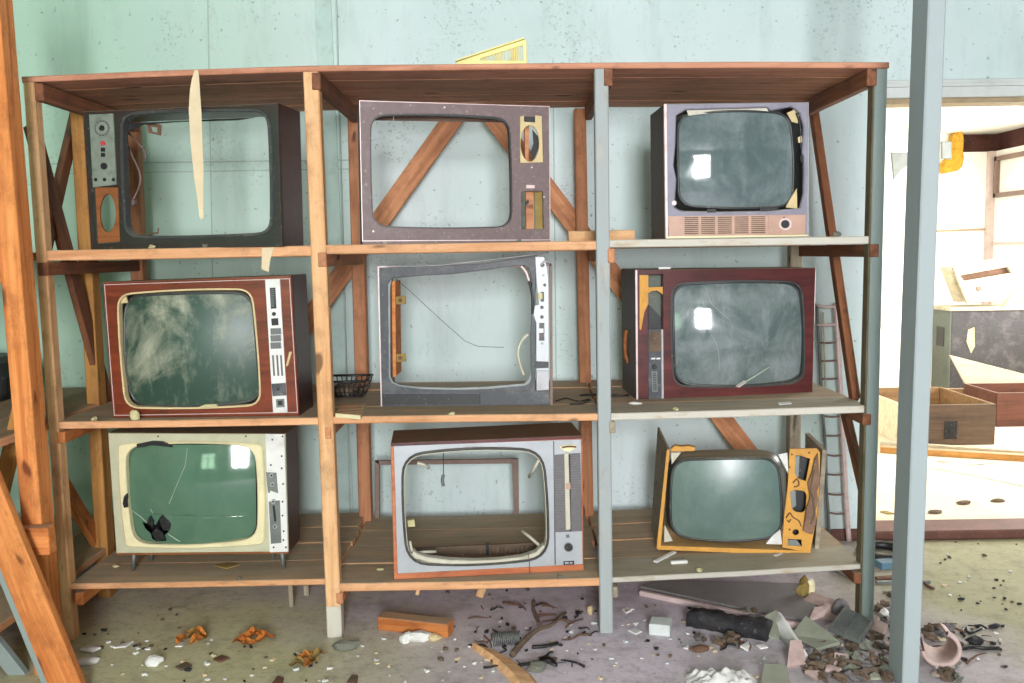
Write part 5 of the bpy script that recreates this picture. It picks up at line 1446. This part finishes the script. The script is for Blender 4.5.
# many small chips and lumps, each one an object
def chip_mesh(seed, s, th):
    rnd = random.Random(seed); n = rnd.randint(4, 7); pts = [(s * rnd.uniform(.5, 1.1) * math.cos(2 * math.pi * k / n), s * rnd.uniform(.4, .9) * math.sin(2 * math.pi * k / n)) for k in range(n)]
    b = MB(); b.plate([pts], 0, th, 0, th * .3); b.v = [(x, z_, th - y + .25 * abs(x)) for x, y, z_ in b.v]; return b
def scatter(name, label, cat, group, mats, areas, make, seed):
    rnd = random.Random(seed); protos = []
    for k, m_ in enumerate(mats):
        for j in range(3): protos.append(make(seed * 10 + k * 3 + j).build(name, m_))
    used = set()
    for (x0, y0, x1, y1, n) in areas:
        for _ in range(n):
            px, py = rnd.uniform(x0, x1), rnd.uniform(y0, y1); i = rnd.randrange(len(protos)); o = protos[i]
            if i in used: o = o.copy(); C.objects.link(o)
            used.add(i); p = fl(px, py); s_ = rnd.uniform(.5, 1.5)
            o.matrix_basis = Matrix.Translation(p) @ Matrix.Rotation(rnd.uniform(0, 6.28), 4, 'Z') @ Matrix.Scale(s_, 4)
            tag(o, label, cat, group)
    for i, o in enumerate(protos):
        if i not in used: bpy.data.objects.remove(o)
scatter('paint_flake', 'tiny pale flake scattered over the dirty concrete floor', 'flake', 'pale flakes on the floor', ['whitepaper', 'paper', 'trimgrey'],
        [(80, 640, 330, 683, 40), (340, 625, 500, 683, 26), (500, 620, 640, 680, 22), (610, 600, 780, 683, 26), (930, 540, 1024, 683, 14), (640, 585, 800, 610, 6)], lambda s: chip_mesh(s, .010, .004), 2)
scatter('dark_crumb', 'tiny dark crumb of dirt lying on the concrete floor', 'dirt', 'dark crumbs on the floor', ['charred', 'dirtbrown'],
        [(80, 610, 180, 650, 18), (440, 590, 600, 665, 44), (600, 600, 700, 660, 16), (700, 595, 800, 610, 6), (940, 535, 1024, 620, 26), (940, 620, 1010, 670, 14), (180, 640, 340, 683, 14)], lambda s: rough_rock((.009, .006, .005), s, 1, .6), 3)
scatter('rubble_lump', 'brown rubble lump heaped round the feet of the right posts', 'rubble', 'rubble heap by the right posts', ['dirtbrown', 'dirtbrown', 'stone', 'grillefabric', 'dirtbrown'],
        [(822, 640, 892, 683, 62), (876, 592, 900, 640, 20), (806, 650, 830, 676, 10), (926, 628, 960, 640, 8), (940, 664, 960, 683, 8), (690, 638, 732, 645, 8), (736, 612, 760, 622, 8)], lambda s: rough_rock((.02, .013, .010), s, 2, .9), 4)
scatter('rubble_piece', 'flat broken board fragment in the rubble by the right posts', 'rubble', 'board fragments by the right posts', ['greenpanel', 'greypanel', 'dirtbrown', 'terracotta'],
        [(810, 636, 892, 680, 26), (876, 596, 898, 636, 6), (930, 655, 960, 680, 4)], lambda s: chip_mesh(s, .03, .008), 6)

# ------------------------------------------------------------------ things in the next room
FZ = .03
def crate():
    A = zp(903, 446, FZ); Bq = zp(994.5, 444.5, FZ); Bq.y = A.y; w = Bq.x - A.x; h = pt(995, 404, A.y).z - FZ; d = .8
    t = thing('open_crate', 'open brown wooden box with a dark handle plate on the next room floor', 'box', (A.x, A.y, FZ))
    b = MB(); b.cbox((0, 0, 0), (w, .015, h), .003); b.build('front_panel', 'crate', t)
    b = MB(); b.cbox((w - .015, .015, 0), (w, d, h), .003); b.build('side_panel', 'crateinside', t)
    b = MB(); b.cbox((0, .015, 0), (.015, d, h), .003); b.build('side_panel', 'palewood', t)
    b = MB(); b.cbox((.015, d - .015, 0), (w - .015, d, h), .003); b.build('back_panel', 'crateinside', t)
    b = MB(); b.box((.015, .015, 0), (w - .015, d - .015, .012)); b.build('bottom', 'crateinside', t)
    x0 = pt(944, 430, A.y).x - A.x; x1 = pt(957, 430, A.y).x - A.x; zt = pt(950, 421, A.y).z - FZ; zb_ = pt(950, 439, A.y).z - FZ
    b = MB(); b.cbox((x0, -.006, zb_), (x1, 0, zt), .002); b.build('handle_plate', 'black', t)
    b = MB(); b.cbox((x0 + .03, -.008, zb_ + .03), (x1 - .02, -.004, zt - .03), .002); b.build('handle_hole', 'black', t)
crate()
bar('brown_board', 'orange-brown board lying across behind the open box in the next room', 'board', (893, 413), (978, 413), .05, .2, 'crateinside', FZ)
def farplate(name, label, cat, pts, Y, th, mat): return solid(name, label, cat, pts, Y, th, mat)
wd = [(950, 355), (1030, 376), (1030, 440), (990, 440), (968, 392)]
def leaning():
    Y = 7.3; P = [pt(*p, Y) for p in [(950, 355), (1040, 378), (1040, 386), (1018, 388), (968, 389)]]; c = P[4]
    b = MB(); b.plate([[(p.x - c.x, p.z - FZ) for p in P] ], 0, .02, 0, .002)
    b.v = [(x, y + (zz) * .0, zz) for x, y, zz in b.v]
    o = b.build('plywood_sheet', 'palewood', None, Matrix.Translation((c.x, Y, FZ))); tag(o, 'pale torn plywood sheet resting across the boxes in the next room', 'sheet')
leaning()
def dark_box():
    A = zp(996, 427, FZ); w = .55; h = pt(996, 393, A.y).z - FZ
    t = thing('open_crate', 'dark red-brown box cut by the right picture edge in the next room', 'box', (A.x, A.y, FZ))
    b = MB(); b.cbox((0, 0, 0), (w, .02, h), .003); b.build('front_panel', 'farbox', t)
    b = MB(); b.cbox((0, .02, 0), (.02, .5, h), .003); b.build('side_panel', 'farbox', t)
    b = MB(); b.cbox((w - .02, .02, 0), (w, .5, h), .003); b.build('side_panel', 'farbox', t)
    b = MB(); b.cbox((.02, .48, 0), (w - .02, .5, h), .003); b.build('back_panel', 'farbox', t)
dark_box()
def far_cabinet():
    Y = 7.7; x0 = pt(952, 311, Y).x; x1 = x0 + .75; zt = pt(952, 311, Y).z; d = .32
    t = thing('television_cabinet', 'large dark grey scuffed cabinet standing on end in the next room', 'cabinet', (x0, Y, FZ))
    h = zt - FZ
    b = MB(); b.cbox((0, 0, 0), (x1 - x0, d, h), .004); b.build('body', 'cabgrey', t)
    b = MB(); b.cbox((-.012, .002, 0), (0, d - .002, h), .002); b.build('side_panel', 'cabgreen', t)
    b = MB(); b.cbox((-.03, -.02, h), (x1 - x0 + .02, d + .02, h + .03), .003); b.build('top_panel', 'palewood', t)
    z0_ = pt(945, 346, Y + .15).z - FZ; z1_ = pt(945, 327, Y + .15).z - FZ
    b = MB(); b.cbox((-.016, .10, z0_), (-.010, .24, z1_), .002); b.build('vent_slot', 'black', t)
    b = MB(); b.plate([[(.14, h - .16), (.19, h - .14), (.2, h - .3), (.17, h - .36), (.13, h - .26)]], -.003, .001); b.build('torn_patch', 'beige', t)
    return h + FZ + .03, Y
ztop, Yc = far_cabinet()
def far_chassis():
    Y = Yc + .02; f_ = K(924, 180, 5.25)
    P = lambda q: [(pt(*p, Y).x - cx, pt(*p, Y).z - ztop) for p in q]
    c = pt(966.9, 303, Y); cx = c.x
    t = thing('television_chassis', 'pale tilted television chassis with a dark slot on top of the grey cabinet', 'chassis', (cx, Y, ztop))
    outl = P(f_(152, 460, 436, 416, 520, 570, 512, 628, 226, 646)); outl = [(x, max(z, 0)) for x, z in outl]
    b = MB(); b.plate([outl, P(f_(190, 502, 440, 456, 458, 488, 212, 530))], 0, .03, 0, .004); b.build('front_frame', 'palewood', t)
    b = MB(); b.plate([[(x * .98, z) for x, z in outl]], .12, .24, 0, .004); b.build('body', 'palewood', t)
    b = MB(); b.plate([P(f_(200, 496, 450, 450, 470, 500, 215, 540))], .04, .10, 0); b.build('dark_inside', 'rust', t)
    b = MB(); b.plate([P(f_(274, 560, 296, 556, 304, 580, 280, 584))], -.01, .002, 0, .002); b.build('component', 'crossbrown', t)
    b = MB(); b.tube([(P(f_(400, 640))[0][0], -.02, .0 + .006), (P(f_(520, 500))[0][0], -.02, P(f_(520, 500))[0][1])], .008); o = b.build('yellow_rod', 'yellowplastic', None, Matrix.Translation((cx, Y - .02, ztop))); tag(o, 'thin yellow rod leaning on the pale tilted chassis', 'rod')
far_chassis()
def rub(label, px, size, mat, seed, z=FZ): rock('plaster_heap', label, 'rubble', px, size, mat, 0, seed, z)
rub('white plaster heap seen between the right post and the lone post', (893, 404), (.24, .2, .5), 'farwall', 71)
rub('pinkish rubble in the next room beside the white plaster heap', (902, 394), (.10, .1, .3), 'trimpink', 72)
bar('long_batten', 'long yellowish batten on the next room floor in front of the open box', 'batten', (880, 447), (1060, 459), .05, .04, 'palewood', FZ)
bar('long_batten', 'second long yellowish batten nearer the sill in the next room', 'batten', (880, 452), (1060, 463), .06, .04, 'yellowwood', FZ)
f_ = K(874, 430, 5.25)
flat('sheet_panel', 'pale blue-white sheet with a jagged edge on the next room floor', 'sheet', f_(300, 200, 380, 180, 440, 186, 520, 196, 640, 184, 700, 200, 800, 220, 800, 302, 560, 250), .01, 'trimgrey', FZ)
flat('sheet_panel', 'tan sheet lying behind the pale blue-white sheet in the next room', 'sheet', f_(330, 168, 400, 160, 520, 162, 800, 204, 800, 214, 700, 196, 640, 180, 520, 190, 440, 182), .008, 'palewood', FZ)
for k, (u, v) in enumerate(((470, 388), (318, 436), (652, 376))):
    rock('dirt_clod', ('dark clod in the middle of the next room floor', 'dark clod near the sill beside the lone post', 'small dark clod at the right of the next room floor')[k], 'clod', f_(u, v)[0], (.04, .02, .01), 'dirtbrown', .2, 80 + k, FZ)
flat('leaf_scrap', 'olive leaf scrap on the next room floor beside the right post', 'leaf', f_(30, 432, 60, 428, 110, 442, 70, 444), .006, 'leafdull', FZ)
# hanging from the broken ceiling
def hang(name, label, cat, pts, Y, th, mat, rough=0):
    P = [pt(*p, Y) for p in pts]; cx, zt = P[0].x, max(p.z for p in P)
    b = MB(); b.plate([[(p.x - cx, p.z - zt) for p in P]], 0, th, 0, .01)
    o = b.build(name, mat, None, Matrix.Translation((cx, Y, zt))); tag(o, label, cat); return o
g_ = K(924, 90, 6.83)
def wool():
    from mathutils import noise
    Y = 8.99; pts = g_(196, 440, 200, 345, 206, 310, 232, 276, 258, 276, 272, 300, 280, 340, 274, 420, 280, 460, 268, 520, 236, 550, 200, 556, 160, 566, 130, 560, 136, 500, 160, 476)
    P = [pt(*p, Y) for p in pts]; c = P[5]
    b = MB(); n = 6; c.z = 2.455
    b.plate([[(p.x - c.x, p.z - c.z) for p in P]], 0, .108, 0, .02)
    o = b.build('glass_wool', 'insul', None, Matrix.Translation((c.x, Y, c.z))); tag(o, 'yellow glass wool hanging from the broken ceiling edge in the next room', 'insulation')
wool()
hang('hanging_board', 'grey board scrap hanging beside the yellow glass wool', 'board', g_(120, 350, 192, 350, 192, 472, 120, 468), 8.1, .02, 'greymetal')
hang('hanging_sheet', 'pale torn sheet hanging between the right post and the lone post', 'sheet', [(886, 137), (912, 135), (912, 152), (890, 152)], 8.0, .02, 'farwall')
hang('hanging_board', 'grey tattered board hanging between the right post and the lone post', 'board', [(891, 152), (910, 150), (908, 165), (900, 172), (894, 180)], 8.1, .02, 'greymetal')

# dust tufts along shelf edges
for k, (px, lv, w_) in enumerate(((150, 1, .012), (205, 1, .016), (92, 2, .014), (238, 3, .010), (452, 2, .012), (520, 1, .009), (676, 2, .010), (838, 1, .02), (700, 3, .012), (560, 3, .010))):
    z_ = zs(lv, px); x_ = X(px, 400)
    x_ = pt(px, {1: 246, 2: 415, 3: 580}[lv], YF).x
    o = rough_rock((w_, .010, w_ * .55), 200 + k, 2, .7).build('dust_tuft', 'stone' if k % 2 else 'foam', None, Matrix.Translation((x_, YF + .014, z_)) @ Matrix.Rotation(k, 4, 'Z'))
    tag(o, 'tiny dust tuft lying along a front edge of the wooden shelves', 'dust', 'dust tufts on shelf edges')
def _twig(sd):
    r_ = random.Random(sd); b = MB(); L_ = r_.uniform(.02, .05)
    b.tube(smooth_path([(-L_, 0, .004), (-L_ * .3, r_.uniform(-.01, .01), .008), (L_ * .4, r_.uniform(-.012, .012), .006), (L_, r_.uniform(-.02, .02), .004)], 3), .0035, 5, 0, True, .5); return b
scatter('twig_bit', 'short dark twig bit in the litter below the middle of the shelving', 'twig', 'twig bits on the floor', ['charred', 'rust'],
        [(470, 605, 600, 672, 34), (690, 636, 760, 650, 8), (940, 625, 1000, 660, 10)], lambda s_: chip_mesh(s_, .02, .006) if False else _twig(s_), 9)

# ------------------------------------------------------------------ light, world, camera
def area(name, loc, rot, sx, sy, power, col=(1, 1, 1)):
    l = bpy.data.lights.new(name, 'AREA'); l.shape = 'RECTANGLE'; l.size = sx; l.size_y = sy; l.energy = power; l.color = col
    o = bpy.data.objects.new(name, l); C.objects.link(o); o.location = loc; o.rotation_euler = rot; return o
for i, (x0, x1, z0, z1) in enumerate(wins):
    area('window_and_fill_light', ((x0 + x1) / 2, YR - .14, (z0 + z1) / 2), (R(90), 0, 0), x1 - x0, z1 - z0, (520, 36)[i], ((.97, .985, 1), (.6, 1, .65))[i])
area('next_room_window_daylight', (XS + .06, 6.45, 1.45), (0, R(90), 0), 1.3, 3.1, 185, (1, .985, .95))
w = bpy.data.worlds.new('World'); bpy.context.scene.world = w; w.use_nodes = True
bg = w.node_tree.nodes['Background']; bg.inputs['Color'].default_value = (.9, .97, 1, 1); bg.inputs['Strength'].default_value = 1.0

cd = bpy.data.cameras.new('Camera'); co = bpy.data.objects.new('Camera', cd); C.objects.link(co)
cd.sensor_width = 36; cd.lens = 36 * F / 1024; cd.clip_start = .05
mw = Matrix((rt, upv, -fw)).transposed().to_4x4(); mw.translation = CAM
co.matrix_world = mw
sc = bpy.context.scene; sc.camera = co
sc.view_settings.view_transform = 'Standard'; sc.view_settings.look = 'None'
sc.view_settings.exposure = 0.18; sc.view_settings.gamma = 1; sc.view_settings.use_curve_mapping = False
sc.cycles.use_denoising = True
sc.cycles.max_bounces = 10; sc.cycles.diffuse_bounces = 6
